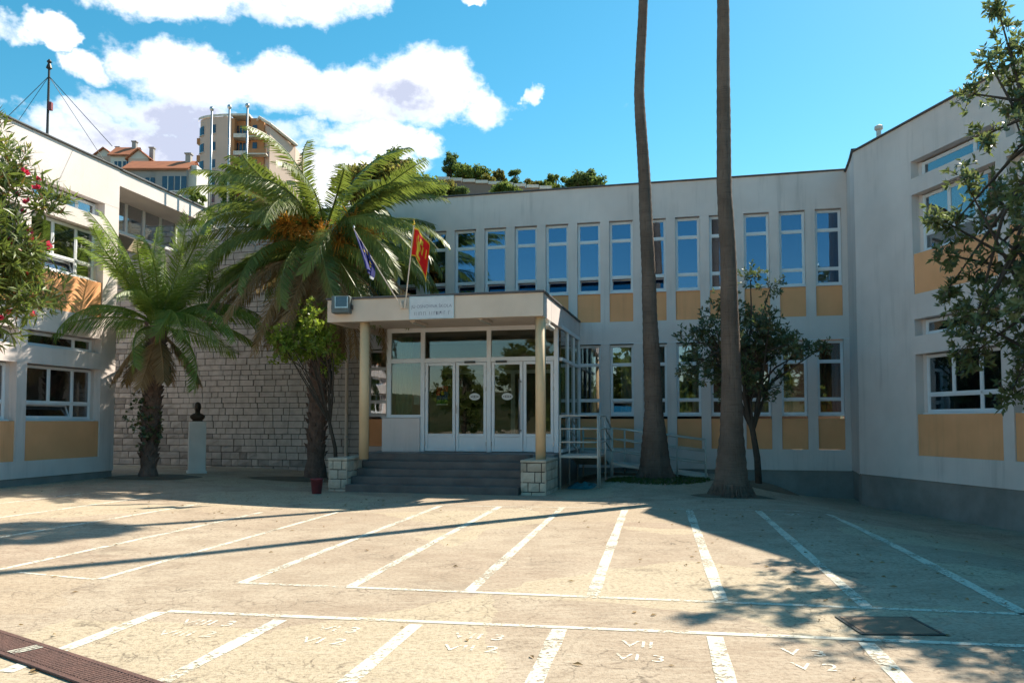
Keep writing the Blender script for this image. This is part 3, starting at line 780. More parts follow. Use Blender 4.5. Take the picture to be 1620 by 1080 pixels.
def leaf(x0, x1, hinge):
    mb = MB(); b = .075; z0 = PZ+.012; z1 = TZ0-.006; kz = 1.17
    mb.cbox(x0, x0+b, GY-.03, GY+.03, z0, z1, .005).cbox(x1-b, x1, GY-.03, GY+.03, z0, z1, .005)
    mb.cbox(x0+b-.001, x1-b+.001, GY-.028, GY+.028, z0, z0+.07, .005).cbox(x0+b-.001, x1-b+.001, GY-.028, GY+.028, z1-.07, z1, .005).cbox(x0+b-.001, x1-b+.001, GY-.028, GY+.028, kz, kz+.075, .005)
    o = mb.build('door', 'white_frame', porch)
    MB().box(x0+b-.01, x1-b+.01, GY-.012, GY+.012, z0+.06, kz+.01).build('kick_panel', 'white_frame', o)
    MB().box(x0+b-.01, x1-b+.01, GY-.004, GY+.004, kz+.065, z1-.06).build('pane', 'pane_entrance', o)
    hx = x0-.0 if hinge < 0 else x1
    for hz in (1.0, 2.35, 2.75): MB().tube([(hx, GY-.04, hz-.05), (hx, GY-.04, hz+.05)], .014, 8).build('hinge', 'steel', o)
    return o
d1 = leaf(-3.335, -2.545, -1); d2 = leaf(-2.53, -1.745, 1); d3 = leaf(-1.615, -.83, -1); d4 = leaf(-.815, -.065, 1)
MB().tube([(-.90, GY-.08, 1.28), (-.90, GY-.08, 2.58)], .018, 10).build('handle', 'steel', d3, True)
for z in (1.33, 2.52): MB().tube([(-.90, GY-.08, z), (-.86, GY-.02, z)], .012, 8).build('handle_bracket', 'dark_metal', d3)
MB().tube([(-2.50, GY-.09, 1.75), (-2.50, GY-.09, 1.95)], .014, 8).build('handle', 'steel', d2)
for o_, x in ((d2, -2.05), (d3, -1.22)):
    MB().lathe([(.001, 0), (.14, 0), (.14, .003), (.001, .003)], 24, sx=1, sy=.62).build('oval_sticker', 'poster_white', o_, loc=(x, GY-.006, 2.16), rot=(PI/2, 0, 0))
    MB().lathe([(.001, 0), (.10, 0), (.10, .002), (.001, .002)], 24, sx=1, sy=.30).build('oval_print', 'black_ink', o_, loc=(x, GY-.0105, 2.16), rot=(PI/2, 0, 0))
    for q in range(4): MB().box(-.075+q*.04, -.05+q*.04, -.001, 0, -.02, .02).build('sticker_letter', 'poster_white', o_, loc=(x, GY-.0135, 2.16))
pz = MB().box(-3.05, -2.75, GY+.012, GY+.016, 1.96, 2.43); ps = pz.build('poster', 'poster_blue', d1)
MB().box(-3.05, -2.75, GY+.008, GY+.012, 2.29, 2.43).box(-3.05, -2.95, GY+.008, GY+.012, 2.2, 2.29).build('poster_band', 'poster_red', ps)
MB().box(-3.05, -2.75, GY+.008, GY+.012, 1.99, 2.09).build('poster_band', 'poster_green', ps); MB().box(-3.05, -2.75, GY+.008, GY+.012, 1.96, 1.989).build('poster_band', 'poster_white', ps)
MB().lathe([(.001, 0), (.05, 0), (.05, .002), (.001, .002)], 12).build('poster_motif', 'flag_gold', ps, loc=(-2.89, GY+.007, 2.25), rot=(PI/2, 0, 0))
MB().box(-3.65, -3.50, GY+.014, GY+.017, 1.97, 2.21).build('notice', 'poster_white', porch)
# door closers
for x in (-2.3, -1.5): MB().cbox(x, x+.28, GY-.09, GY-.045, TZ0-.03, TZ0+.02, .006).build('door_closer', 'dark_metal', porch)
# side glazing and inner lobby
sg = MB()
for y in (-2.0, -1.0, -.06): sg.cbox(.055, .145, y-.035, y+.035, PZ, GT+.1, .005)
sg.cbox(.057, .143, -2.945, -.1, PZ, PZ+.08, .005).cbox(.057, .143, -2.945, -.1, TZ0, TZ0+.08, .005).cbox(.057, .143, -2.945, -.1, GT, GT+.1, .005).cbox(.057, .143, -2.945, -.1, 1.64, 1.71, .005)
sgo = sg.build('side_glazing_frame', 'white_frame', porch)
for y0, y1 in ((-2.945, -2.035), (-1.965, -1.035), (-.965, -.095)):
    for z0, z1, m_ in ((PZ+.08, 1.64, 'pane_entrance'), (1.71, TZ0, 'pane_entrance'), (TZ0+.08, GT, 'pane_entrance')): MB().box(.096, .104, y0, y1, z0, z1).build('pane', m_, sgo)
for k in range(5): MB().box(.02, .05, -2.8+k*.5, -2.55+k*.5, 1.0, 3.0).build('curtain', 'curtain_green', porch)
MB().box(-4.42, -4.32, GY+.05, -.02, PZ, GT+.1).build('side_wall', 'cream_wall', porch)
lob = MB(); lob.box(-4.3, .0, -.06, -.03, PZ, GT).build('lobby_back', 'interior_light', porch)
il = MB()
for x in (-3.4, -1.75, -.1): il.box(x-.06, x+.06, -.14, -.065, PZ, 3.0)
il.box(-3.34, -.16, -.13, -.068, 2.9, 3.0).build('inner_door_frame', 'white_frame', porch)
MB().box(-3.33, -1.82, -.10, -.062, PZ, 2.9).build('inner_opening', 'interior', porch); MB().box(-1.68, -.17, -.10, -.062, PZ, 2.9).build('inner_opening', 'interior', porch)
wavy(-4.2, -3.75, GY+.2, 1.66, 3.7, .02, .12).build('curtain', 'curtain_green', porch)
# soffit lamps, fascia lamp
for x, y in ((-3.05, -4.3), (-1.4, -4.4)):
    q = thing('soffit_lamp', 'narrow tube lamp under canopy nearer the sign' if x < -2 else 'narrow tube lamp under canopy nearer the right column', 'lamp', (*(Vector((OM.x, OM.y))+um*x+nm_*y), cz0+.10), -AM, 'tube lamps under the canopy')
    MB().cbox(-.06, .06, -.45, .45, -.07, -.003, .01).build('housing', 'cream_wall', q); MB().tube([(0, -.42, -.085), (0, .42, -.085)], .018, 8).build('tube', 'lamp_white', q)
q = thing('wall_lamp', 'small white lamp under the canopy behind the right column', 'lamp', (*(Vector((OM.x, OM.y))+um*.03+nm_*(-4.55)), 3.72), -AM)
MB().cbox(.0, .10, -.05, .05, -.03, .09, .01).build('bracket', 'lamp_white', q); MB().cbox(.03, .16, -.30, .32, -.12, -.03, .03).build('shade', 'lamp_white', q)

def onporch(x, y, z): p = Vector((OM.x, OM.y))+um*x+nm_*y; return (p.x, p.y, z)
# floodlight on the canopy's left corner
fl = thing('floodlight', 'dark grey square floodlight on the left corner of the canopy', 'floodlight', onporch(-4.47, -5.42, 4.12), -AM+R(8))
MB().cbox(-.21, .21, -.16, .06, -.15, .24, .02).build('housing', 'flood_grey', fl)
MB().box(-.11, .17, -.175, -.162, -.02, .21).build('lens', 'far_glass', fl)
MB().box(-.12, .18, -.185, -.176, -.04, -.01).box(-.12, -.10, -.185, -.176, -.01, .22).box(.16, .18, -.185, -.176, -.01, .22).build('lens_frame', 'steel', fl)
MB().box(-.24, -.212, -.06, .12, -.05, .05).box(.212, .24, -.06, .12, -.05, .05).build('yoke', 'dark_metal', fl)
# name sign on the fascia
sgn = thing('name_sign', 'pale name plate with grey lettering on the canopy front', 'sign', onporch(-2.365, -5.36, 4.06), -AM)
MB().cbox(-.505, .505, -.02, .0, -.24, .23, .004).build('board', 'sign_white', sgn)
bd = MB(); bd.box(-.515, .515, -.028, -.002, .23, .245).box(-.515, .515, -.028, -.002, -.255, -.24).box(-.515, -.503, -.028, -.002, -.24, .23).box(.503, .515, -.028, -.002, -.24, .23); bd.build('rim', 'steel', sgn)
cu = bpy.data.curves.new('lettering', 'FONT'); cu.body = 'JU OSNOVNA \u0160KOLA'; cu.size = .098; cu.align_x = 'CENTER'
tmp = bpy.data.objects.new('tmp', cu); COL.objects.link(tmp); dg = bpy.context.evaluated_depsgraph_get()
me = bpy.data.meshes.new_from_object(tmp.evaluated_get(dg)); bpy.data.objects.remove(tmp); me.materials.clear(); me.materials.append(M['sign_text'])
put('lettering', me, sgn, (0, -.0225, -.01), (PI/2, 0, 0))['kind'] = 'stuff'
lt = MB(); x = -.40; rr = random.Random(3)
while x < .40:
    ww = rr.uniform(.02, .045)
    if rr.random() > .18:
        lt.box(x, x+.008, -.0235, -.0205, -.17, -.095)
        if rr.random() > .4: lt.box(x+.009, x+ww, -.0235, -.0205, rr.choice([-.17, -.135, -.103]), rr.choice([-.162, -.127, -.095]) if False else -.095)
    x += ww+.014
lt.build('small_lettering', 'sign_text', sgn)['kind'] = 'stuff'
# flags
def flag_mesh(nu, nv, fn, colfn, mats, name='cloth'):
    mb = MB()
    for j in range(nv+1):
        for i in range(nu+1): mb.v.append(fn(i/nu, j/nv))
    for j in range(nv):
        for i in range(nu):
            mb.cur = colfn((i+.5)/nu, (j+.5)/nv); k = j*(nu+1)+i; mb.face(k, k+1, k+nu+2, k+nu+1)
    mb.cur = 0
    return mb.mesh(name, mats, True)
base = Vector(onporch(-2.98, -5.40, 4.18))
def eagle(u, v):
    x = (u-.5)*2; y = (v-.5)*2; ax = abs(x)
    if ax < .16 and -.55 < y < .35: return True                     # body
    if ax < .34 and .30 < y < .62 and ax > .08: return True          # two heads
    if .16 < ax < .62 and -.35+ax*.5 < y < .02+ax*.75 and int((ax)*14) % 2 == 0: return True   # wings with feathers
    if ax < .30 and -.78 < y < -.5: return True                      # tail
    return False
rf = thing('flag', 'red flag with gold border and eagle on upright pole above canopy', 'flag', base, 0, 'flags on the canopy')
ptop = Vector((.22, -.25, 1.66))
MB().tube([(0, 0, -.1), ptop], .013, 8).build('pole', 'cream_wall', rf); MB().lathe([(.0, 0), (.03, .03), (.012, .10), (.0, .16)], 8).build('finial', 'flag_gold', rf, loc=ptop)
pdir = ptop.normalized()
def red_fn(u, v):
    p = ptop*(1-.02)-pdir*(1-v)*.62
    out = .40*u+.03*math.sin(u*9)
    return (p.x+out*(.9-.1*(1-v)), p.y+.10*math.sin(u*8+v*2.2)*(.3+u), p.z-.30*u*u-.12*u+(.16*u*(1-v)*math.sin(u*5)))
put('cloth', flag_mesh(26, 18, red_fn, lambda u, v: 1 if (u > .93 or v < .07 or v > .93 or u < .04 or eagle(u, v)) else 0, ['flag_red', 'flag_gold']), rf)
bf = thing('flag', 'blue flag drooping from slanted pole at the canopy front', 'flag', base+Vector((-.06, 0, -.02)), 0, 'flags on the canopy')
btop = Vector((-1.02, -.35, 1.58))
MB().tube([(0, 0, -.1), btop], .013, 8).build('pole', 'cream_wall', bf); MB().lathe([(.0, 0), (.028, .03), (.0, .09)], 8).build('finial', 'steel', bf, loc=btop)
bdir = btop.normalized()
def blue_fn(u, v):
    p = btop*.99-bdir*(1-v)*.80
    hang = Vector((btop.x*.62, p.y, p.z-.75*u*(.55+.55*v)))
    x = p.x+(hang.x-p.x)*u*.8+.045*math.sin(v*16+u*3)*u
    return (x, p.y+.09*math.sin(v*17+u*3)*(.2+u), hang.z)
def blue_col(u, v):
    for k in range(12):
        an = 2*PI*k/12
        if (u-.5-.27*math.cos(an))**2*1.4+(v-.45-.27*math.sin(an))**2 < .0035: return 1
    return 2 if (u > .88 and v < .35) else 0
put('cloth', flag_mesh(26, 22, blue_fn, blue_col, ['flag_blue', 'flag_gold', 'flag_white']), bf)
fh = thing('flag_holder', 'small bracket holding two flag poles on the canopy fascia', 'bracket', base)
MB().cbox(-.12, .06, .02, .05, -.14, .02, .006).build('plate', 'cream_wall', fh); MB().tube([(0, 0, -.12), (.02, -.02, .06)], .025, 8).build('socket', 'cream_wall', fh); MB().tube([(-.06, 0, -.12), (-.10, -.02, .05)], .025, 8).build('socket', 'cream_wall', fh)

# ------------------------------------------------------------------ ramp with railings
ramp = thing('access_ramp', 'light metal access ramp with tube railings beside the porch', 'ramp', OM, -AM)
RX0, RX1 = .26, 1.12
MB().cbox(RX0, RX1, -4.0, -2.8, .72, .78, .008).build('platform', 'metal_rail', ramp)
def slab(p, q, r, s_, th, name, mat='metal_rail'):
    mb = MB(); n = len(mb.v); mb.v += [p, q, r, s_]+[(a[0], a[1], a[2]-th) for a in (p, q, r, s_)]
    for f in ((0, 1, 2, 3), (7, 6, 5, 4), (0, 4, 5, 1), (1, 5, 6, 2), (2, 6, 7, 3), (3, 7, 4, 0)): mb.face(*f)
    return mb.build(name, mat, ramp)
slab((RX0, -2.795, .78), (RX1, -2.795, .78), (RX1, -1.5, .50), (RX0, -1.5, .50), .06, 'deck')
MB().cbox(RX0, RX1, -1.495, -.45, .44, .50, .008).build('landing', 'metal_rail', ramp)
slab((RX1+.003, -1.45, .50), (3.55, -1.45, .20), (3.55, -.45, .20), (RX1+.003, -.45, .50), .07, 'deck')
def rail_run(pts, zoff=(.30, .60, .90), posts=True, low=-.1):
    for zo in zoff: MB().tube([(p[0], p[1], p[2]+zo) for p in pts], .020, 8).build('rail', 'metal_rail', ramp, True)
    if posts:
        for p in pts: MB().tube([(p[0], p[1], low), (p[0], p[1], p[2]+.90)], .022, 8).build('post', 'metal_rail', ramp, True)
rail_run([(RX0, -4.0, .78), (RX1, -4.0, .78)])
rail_run([(RX1+.03, -3.9, .78), (RX1+.03, -2.8, .78), (RX1+.03, -1.5, .50)])
rail_run([(RX1+.06, -1.47, .50), (1.95, -1.47, .395), (2.8, -1.47, .29), (3.5, -1.47, .205)], (.30, .60, .88))
rail_run([(RX0+.02, -.42, .50), (1.4, -.42, .465), (2.5, -.42, .33), (3.5, -.42, .205)], (.30, .60, .88))
rail_run([(RX0+.02, -2.8, .78), (RX0+.02, -1.5, .5)], (.3, .6, .9))
tp = thing('tarpaulin', 'crumpled teal tarpaulin lying under the ramp platform', 'tarpaulin', onporch(.72, -3.45, gz(1.5, 18.6)+.0), -AM)
tm = MB(); rr = random.Random(8); N = 14
for j in range(N+1):
    for i in range(N+1):
        u, v = i/N-.5, j/N-.5; e = max(0, 1-(abs(u)*2)**3)*max(0, 1-(abs(v)*2)**3)
        tm.v.append((u*.75*(1+.1*math.sin(7*v)), v*.8*(1+.1*math.sin(6*u)), .012+e*(.10+.10*mnoise.noise((u*7, v*7, 3)))))
for j in range(N):
    for i in range(N): k = j*(N+1)+i; tm.face(k, k+1, k+N+2, k+N+1)
tm.build('sheet', 'tarp', tp)

# red bucket
bk = thing('bucket', 'dull red plastic bucket on the ground beside the left stone pedestal', 'bucket', (-4.18, 17.0, gz(-4.2, 17)))
MB().lathe([(.09, 0), (.10, .005), (.128, .30), (.138, .30), (.138, .32), (.122, .32), (.115, .29), (.088, .02)], 24).build('body', 'bucket_red', bk, True)
MB().tube([(.135*math.cos(a), .03-.02*math.sin(a), .30-.12*math.sin(a)) for a in [PI*k/10 for k in range(11)]], .005, 6).build('handle', 'steel', bk)

# bust on plinth
bu_x, bu_y = -8.63, 21.7
bp = thing('pedestal', 'plain white stone pedestal standing before the ashlar wall', 'pedestal', (bu_x, bu_y, gz(bu_x, bu_y)), R(24))
MB().cbox(-.22, .22, -.22, .22, -.05, 1.40, .008).build('shaft', 'marble', bp); MB().cbox(-.25, .25, -.25, .25, -.05, .06, .008).build('base', 'marble', bp)
bz = gz(bu_x, bu_y)+1.40
bust = thing('bust', 'dark bronze portrait bust of a man on the white pedestal', 'bust', (bu_x, bu_y, bz), R(18))
bm_ = MB(); secs = [(0, .10, .08, 0), (.03, .12, .09, 0), (.07, .17, .11, .0), (.12, .20, .12, .0), (.17, .19, .115, .0), (.205, .13, .09, .0), (.225, .075, .075, .0), (.26, .065, .07, -.01), (.29, .068, .082, -.02), (.32, .078, .10, -.02), (.36, .084, .108, -.015), (.41, .088, .112, -.01), (.455, .086, .110, -.005), (.495, .072, .095, 0), (.525, .04, .055, 0), (.535, .008, .01, 0)]
rg = []
for z, a, b, oy in secs:
    s0 = len(bm_.v)
    for k in range(20):
        an = 2*PI*k/20; x = a*math.cos(an); y = b*math.sin(an)+oy
        f = math.exp(-((an-1.5*PI)/.22)**2)                          # nose, brow and chin ridge on the front
        y -= f*(.03*math.exp(-((z-.375)/.028)**2)+.014*math.exp(-((z-.30)/.02)**2)+.008*math.exp(-((z-.415)/.012)**2))
        for ea in (1.5*PI-.42, 1.5*PI+.42): y += .013*math.exp(-((an-ea)/.16)**2)*math.exp(-((z-.40)/.014)**2)
        for ea in (0, PI, 2*PI): x += (1 if ea != PI else -1)*.016*math.exp(-((an-ea)/.2)**2)*math.exp(-((z-.38)/.03)**2)
        bm_.v.append((x, y, z))
    rg.append(s0)
for a, b in zip(rg, rg[1:]):
    for k in range(20): bm_.face(a+k, a+(k+1) % 20, b+(k+1) % 20, b+k)
bm_.face(*[rg[0]+k for k in range(20)][::-1]); bm_.face(*[rg[-1]+k for k in range(20)])
bm_.build('figure', 'bronze', bust, True)
MB().cbox(-.13, .13, -.10, .10, -.0, .035, .006).build('socle', 'bronze', bust)

# ------------------------------------------------------------------ vegetation
def frond_mesh(L, e0, droop, nl, ll, mat, seed, vee=.5, wob=.0, lwid=.0195):
    rr = random.Random(seed); mb = MB(); n = 14; P = [Vector((0, 0, 0))]; T = []
    for i in range(n+1):
        s_ = i/n; th = e0-droop*s_**1.25
        t = Vector((math.cos(th), wob*math.sin(3*s_), math.sin(th))).normalized(); T.append(t)
        if i < n: P.append(P[-1]+t*L/n)
    mb.tube(P, [.028*(1-.85*i/n)+.004 for i in range(n+1)], 4, False)
    side0 = Vector((0, 1, 0))
    for k in range(nl):
        s_ = .14+.86*(k+.5)/nl; f = s_*n; i = min(int(f), n-1); p = P[i].lerp(P[i+1], f-i); t = T[i]
        nrm = side0.cross(t).normalized(); nrm = nrm if nrm.z > 0 or abs(nrm.z) < .2 else nrm
        for sg in (-1, 1):
            l = ll*(math.sin(PI*min(1, .12+s_*.80))**.6)*rr.uniform(.82, 1.1)
            fw = .75+.45*s_+rr.uniform(-.16, .16)
            d = (side0*sg+t*fw+nrm*(vee+rr.uniform(-.22, .22))).normalized()
            w2 = lwid*rr.uniform(.8, 1.2)
            a = t*w2
            dr_ = rr.uniform(.12, .30); m1 = p+d*l*.55+Vector((0, 0, -.10*l)); tip = p+d*l*.97+Vector((0, 0, -dr_*l))
            i0 = len(mb.v); mb.v += [tuple(p-a*.6), tuple(p+a*.6), tuple(m1+a), tuple(m1-a), tuple(tip)]
            mb.face(i0, i0+1, i0+2, i0+3); mb.face(i0+3, i0+2, i0+4)
    return mb.mesh('frond', mat)
def date_palm(name, label, base, H, rtr, Lf, specs, dead, seed, leafmat_, fruit=True, lean=(0, 0), extra=()):
    rr = random.Random(seed)
    o = thing(name, label, 'palm tree', base, 0)
    mb = MB(); n = 26; npt = []; rad = []
    for i in range(n+1):
        s_ = i/n; npt.append((lean[0]*s_, lean[1]*s_, -.2+(H+.2)*s_)); r = rtr*(1.30-.45*sstep(0, .12, s_)+.25*sstep(.75, 1, s_))
        rad.append(r*(1+.05*(-1)**i))
    mb.tube(npt, rad, 16); mb.build('trunk', 'palm_trunk', o)
    # old leaf bases, one scale each in spiral rows
    sc = MB().poly([(0, 0, 0)]) if False else MB()
    sc.v = [(-.07, 0, 0), (.07, 0, 0), (.045, -.07, .13), (-.045, -.07, .13), (-.05, .01, .10), (.05, .01, .10)]
    for f in ((0, 1, 2, 3), (3, 2, 5, 4), (0, 3, 4), (1, 5, 2)): sc.face(*f)
    scm = sc.mesh('leaf_base', 'palm_trunk')
    nsc = 110
    for k in range(nsc):
        s_ = .10+.90*k/nsc; an = k*2.39996; r = rtr*(.87+.25*sstep(.75, 1, s_))
        b = put('leaf_base', scm, o, (lean[0]*s_+r*math.cos(an), lean[1]*s_+r*math.sin(an), H*s_), (0, 0, an+PI/2)); b.scale = (1.0, 1.1, 1.1)
    top = Vector((lean[0], lean[1], H))
    meshes = {}
    for gi, (cnt, e0, e1, dr, lf) in enumerate(specs):
        var = [frond_mesh(Lf*lf*rr.uniform(.92, 1.06), math.radians(e0+(e1-e0)*(q+.5)/5), dr*rr.uniform(.75, 1.25), 80, .46, leafmat_, seed*50+gi*5+q, .42, rr.uniform(-.25, .25), .0215 if fruit else .0135) for q in range(5)]
        for k in range(cnt):
            az = 2*PI*(k+rr.uniform(-.3, .3))/cnt+gi*.7
            f = put('frond', rr.choice(var), o, top+Vector((.12*math.cos(az), .12*math.sin(az), rr.uniform(-.1, .15))), (rr.uniform(-.7, .7), 0, az))
    for k, (az, e0, dr, lf) in enumerate(extra):
        put('frond', frond_mesh(Lf*lf, math.radians(e0), dr, 84, .46, leafmat_, seed*70+k, .4, .1, .0145), o, top+Vector((.1, 0, .05)), (rr.uniform(-.3, .3), 0, math.radians(az)))
    for gi, (cnt, e0, e1, dr, lf) in enumerate(dead):
        var = [frond_mesh(Lf*lf, math.radians(e0+(e1-e0)*(q+.5)/2), dr, 62, .40, 'dead_leaf', seed*90+gi*7+q, .1, rr.uniform(-.2, .2)) for q in range(2)]
        for k in range(cnt):
            az = 2*PI*(k+rr.uniform(-.35, .35))/cnt+gi*1.1
            put('dead_frond', rr.choice(var), o, top+Vector((.2*math.cos(az), .2*math.sin(az), -.25)), (rr.uniform(-.3, .3), 0, az))
    if fruit:
        cm = []
        for q in range(3):
            r2 = random.Random(400+q); mb = MB(); stalk = [Vector((0, 0, 0)), Vector((.45, 0, .40)), Vector((.95, 0, .42))]
            mb.tube(stalk, [.03, .025, .02], 6)
            for t_ in range(64):
                d = Vector((r2.gauss(.55, .35), r2.gauss(0, .45), r2.gauss(-.05, .45))).normalized()
                a = stalk[2]+Vector((r2.uniform(-.12, .05), 0, 0)); l = r2.uniform(.35, .62); b = a+d*l*.6; c = a+d*l+Vector((0, 0, -.12*l))
                pr = d.cross(Vector((0, 0, 1))).normalized()*.012
                i0 = len(mb.v); mb.v += [tuple(a-pr), tuple(a+pr), tuple(b+pr*1.5), tuple(b-pr*1.5), tuple(c)]; mb.face(i0, i0+1, i0+2, i0+3); mb.face(i0+3, i0+2, i0+4)
                for e in range(4):
                    q_ = b.lerp(c, e/3)+Vector((r2.uniform(-.02, .02), r2.uniform(-.02, .02), r2.uniform(-.02, .02))); r_ = .017
                    i0 = len(mb.v); mb.v += [tuple(q_+Vector(v)*r_) for v in ((1, 0, 0), (0, 1, 0), (-1, 0, 0), (0, -1, 0), (0, 0, 1), (0, 0, -1))]
                    for f in ((0, 1, 4), (1, 2, 4), (2, 3, 4), (3, 0, 4), (1, 0, 5), (2, 1, 5), (3, 2, 5), (0, 3, 5)): mb.face(*[i0+v for v in f])
            cm.append(mb.mesh('fruit_cluster', 'fruit'))
        for k, az in enumerate([R(a) for a in (-150, -125, -100, -78, -55, -30, 0, 60, 190)]):
            put('fruit_cluster', cm[k % 3], o, top+Vector((.15*math.cos(az), .15*math.sin(az), -.05+.06*(k % 3))), (0, R((k*37) % 30-5), az))
    return o
date_palm('date_palm', 'large date palm with orange fruit stalks left of the porch', (-5.16, 20.8, gz(-5.2, 20.8)), 6.15, .27, 3.65,
          [(14, 80, 64, 1.25, .98), (19, 62, 44, 1.6, 1.05), (21, 40, 20, 1.75, 1.05), (18, 16, -6, 1.5, 1.0), (6, -12, -30, 1.0, .9)],
          [(20, -5, -40, 1.0, .98), (18, -42, -74, .4, .78)], 3, 'date_leaf', True, (.12, 0))
date_palm('date_palm', 'smaller bright green date palm beside the left wing corner', (-9.0, 19.6, gz(-9.0, 19.6)), 3.75, .22, 2.45,
          [(10, 86, 70, .55, 1.22), (11, 72, 54, .9, 1.12), (10, 48, 28, 1.5, 1.0), (7, 15, -15, 1.3, 1.0)],
          [(9, -35, -65, .4, .6)], 9, 'date_leaf_bright', False, (.16, 0), [(-8, 34, 1.75, 1.3), (-32, 26, 1.6, 1.25), (14, 30, 1.6, 1.3), (-60, 22, 1.5, 1.1)])

def fan_palm(label, base, pts, radii, crown_z, seed):
    rr = random.Random(seed)
    o = thing('fan_palm', label, 'palm tree', base, 0, 'tall fan palms before the main block')
    # smooth trunk path with ring scars
    path = []; rad = []
    n = 150
    zs = [p[2] for p in pts]
    for i in range(n+1):
        z = zs[0]+(zs[-1]-zs[0])*i/n; k = 0
        while k < len(zs)-2 and z > zs[k+1]: k += 1
        t = (z-zs[k])/(zs[k+1]-zs[k]); t2 = t*t*(3-2*t)*.5+t*.5
        x = pts[k][0]+(pts[k+1][0]-pts[k][0])*t2; y = pts[k][1]+(pts[k+1][1]-pts[k][1])*t2
        path.append((x, y, z)); r = radii[k]+(radii[k+1]-radii[k])*t
        rad.append(r*(1+.022*(-1)**i+rr.uniform(-.012, .012)))
    mb = MB(); mb.tube(path, [r*.93 for r in rad], 24)
    for q, v in enumerate(mb.v):                                     # bulges, and root ridges at the flared foot
        i = min(q//24, n); c = Vector(path[i]); d = Vector(v)-c; an = math.atan2(d.y, d.x); h = max(0, 1-(v[2])/1.1)
        k = 1+.05*mnoise.noise((math.cos(an)*1.5, math.sin(an)*1.5, v[2]*1.3+seed))+h*h*(.10*math.sin(an*7+seed)+.10*mnoise.noise((math.cos(an)*3, math.sin(an)*3, seed)))
        mb.v[q] = tuple(c+d*k)
    mb.build('trunk', 'fan_trunk', o, True)
    fib = MB()
    for q in range(260):                                             # fibrous roots at the foot
        an = rr.uniform(0, 2*PI); z0 = rr.uniform(-.02, .22); r0 = radii[0]*.86*(1-.25*z0); r1 = r0+rr.uniform(.05, .16)
        fib.tube([(r0*math.cos(an), r0*math.sin(an), z0+.05), (r1*math.cos(an), r1*math.sin(an), -.03)], [.012, .008], 4, False)
    fo = fib.build('roots', 'fan_trunk', o); fo['kind'] = 'stuff'
    top = Vector(path[-1]); fm = []
    for q in range(3):
        r2 = random.Random(seed*10+q); m_ = MB(); st_ = [Vector((0, 0, 0)), Vector((.3, 0, .08)), Vector((.55, 0, .06))]
        m_.tube(st_, [.025, .02, .015], 5)
        c = st_[-1]
        for k in range(30):
            an = (k/29-.5)*2.7; d = Vector((math.cos(an), math.sin(an), .12+r2.uniform(-.08, .08))).normalized(); l = .62*(1-.22*abs(an)/1.35)
            pr = Vector((-math.sin(an), math.cos(an), 0)); w2 = .038
            a = c; b = c+d*l*.55; e = c+d*l+Vector((0, 0, -.22*l)); i0 = len(m_.v)
            m_.v += [tuple(a), tuple(b-pr*w2), tuple(e), tuple(b+pr*w2)]; m_.face(i0, i0+1, i0+2, i0+3)
        fm.append(m_.mesh('frond', 'fan_leaf'))
    for k in range(44):
        az = k*2.39996; el = math.radians(75-k*3.0)
        put('frond', fm[k % 3], o, top+Vector((.1*math.cos(az), .1*math.sin(az), -.01*k)), Vector((0, -el, az)))
    return o
b1 = Vector((3.47, 19.2, gz(3.47, 19.2)))
fan_palm('tall bare trunked fan palm rising from the grass beside the ramp', b1, [(.02, 0, -.1), (0, 0, .3), (-.03, 0, 1.6), (-.12, 0, 4.7), (-.20, 0, 7.1), (-.32, 0, 9.5), (-.20, 0, 11.9), (-.10, 0, 13.7)], [.46, .40, .24, .185, .165, .135, .12, .14], 13.7, 31)
b2 = Vector((4.55, 16.5, gz(4.55, 16.5)))
fan_palm('tall bare trunked fan palm with flared base nearest the right of the court', b2, [(0, 0, -.15), (0, 0, .25), (.03, 0, 1.3), (.04, 0, 2.5), (0, 0, 5.1), (-.06, 0, 6.5), (-.05, 0, 8.5), (-.03, 0, 10.6), (0, 0, 16.2)], [.46, .38, .255, .215, .18, .165, .15, .135, .14], 16.2, 41)

def leaf_verts(mb, p, d, nrm, l, w2, fold=.15, mids=(.45,)):
    s_ = d.cross(nrm).normalized(); nrm = s_.cross(d).normalized()
    i0 = len(mb.v)
    m = p+d*l*.45
    mb.v += [tuple(p), tuple(m+s_*w2+nrm*w2*fold), tuple(p+d*l-nrm*l*.06), tuple(m-s_*w2+nrm*w2*fold), tuple(m)]
    mb.face(i0, i0+1, i0+4); mb.face(i0+1, i0+2, i0+4); mb.face(i0+2, i0+3, i0+4); mb.face(i0+3, i0, i0+4)
def leaf_quad(mb, p, d, nrm, l, w2):
    s_ = d.cross(nrm)
    if s_.length < 1e-4: s_ = Vector((1, 0, 0))
    s_.normalize(); i0 = len(mb.v); m = p+d*l*.5
    mb.v += [tuple(p), tuple(m+s_*w2), tuple(p+d*l), tuple(m-s_*w2)]; mb.face(i0, i0+1, i0+2, i0+3)
def rdir(rr):
    z = rr.uniform(-1, 1); a = rr.uniform(0, 2*PI); r = math.sqrt(1-z*z); return Vector((r*math.cos(a), r*math.sin(a), z))
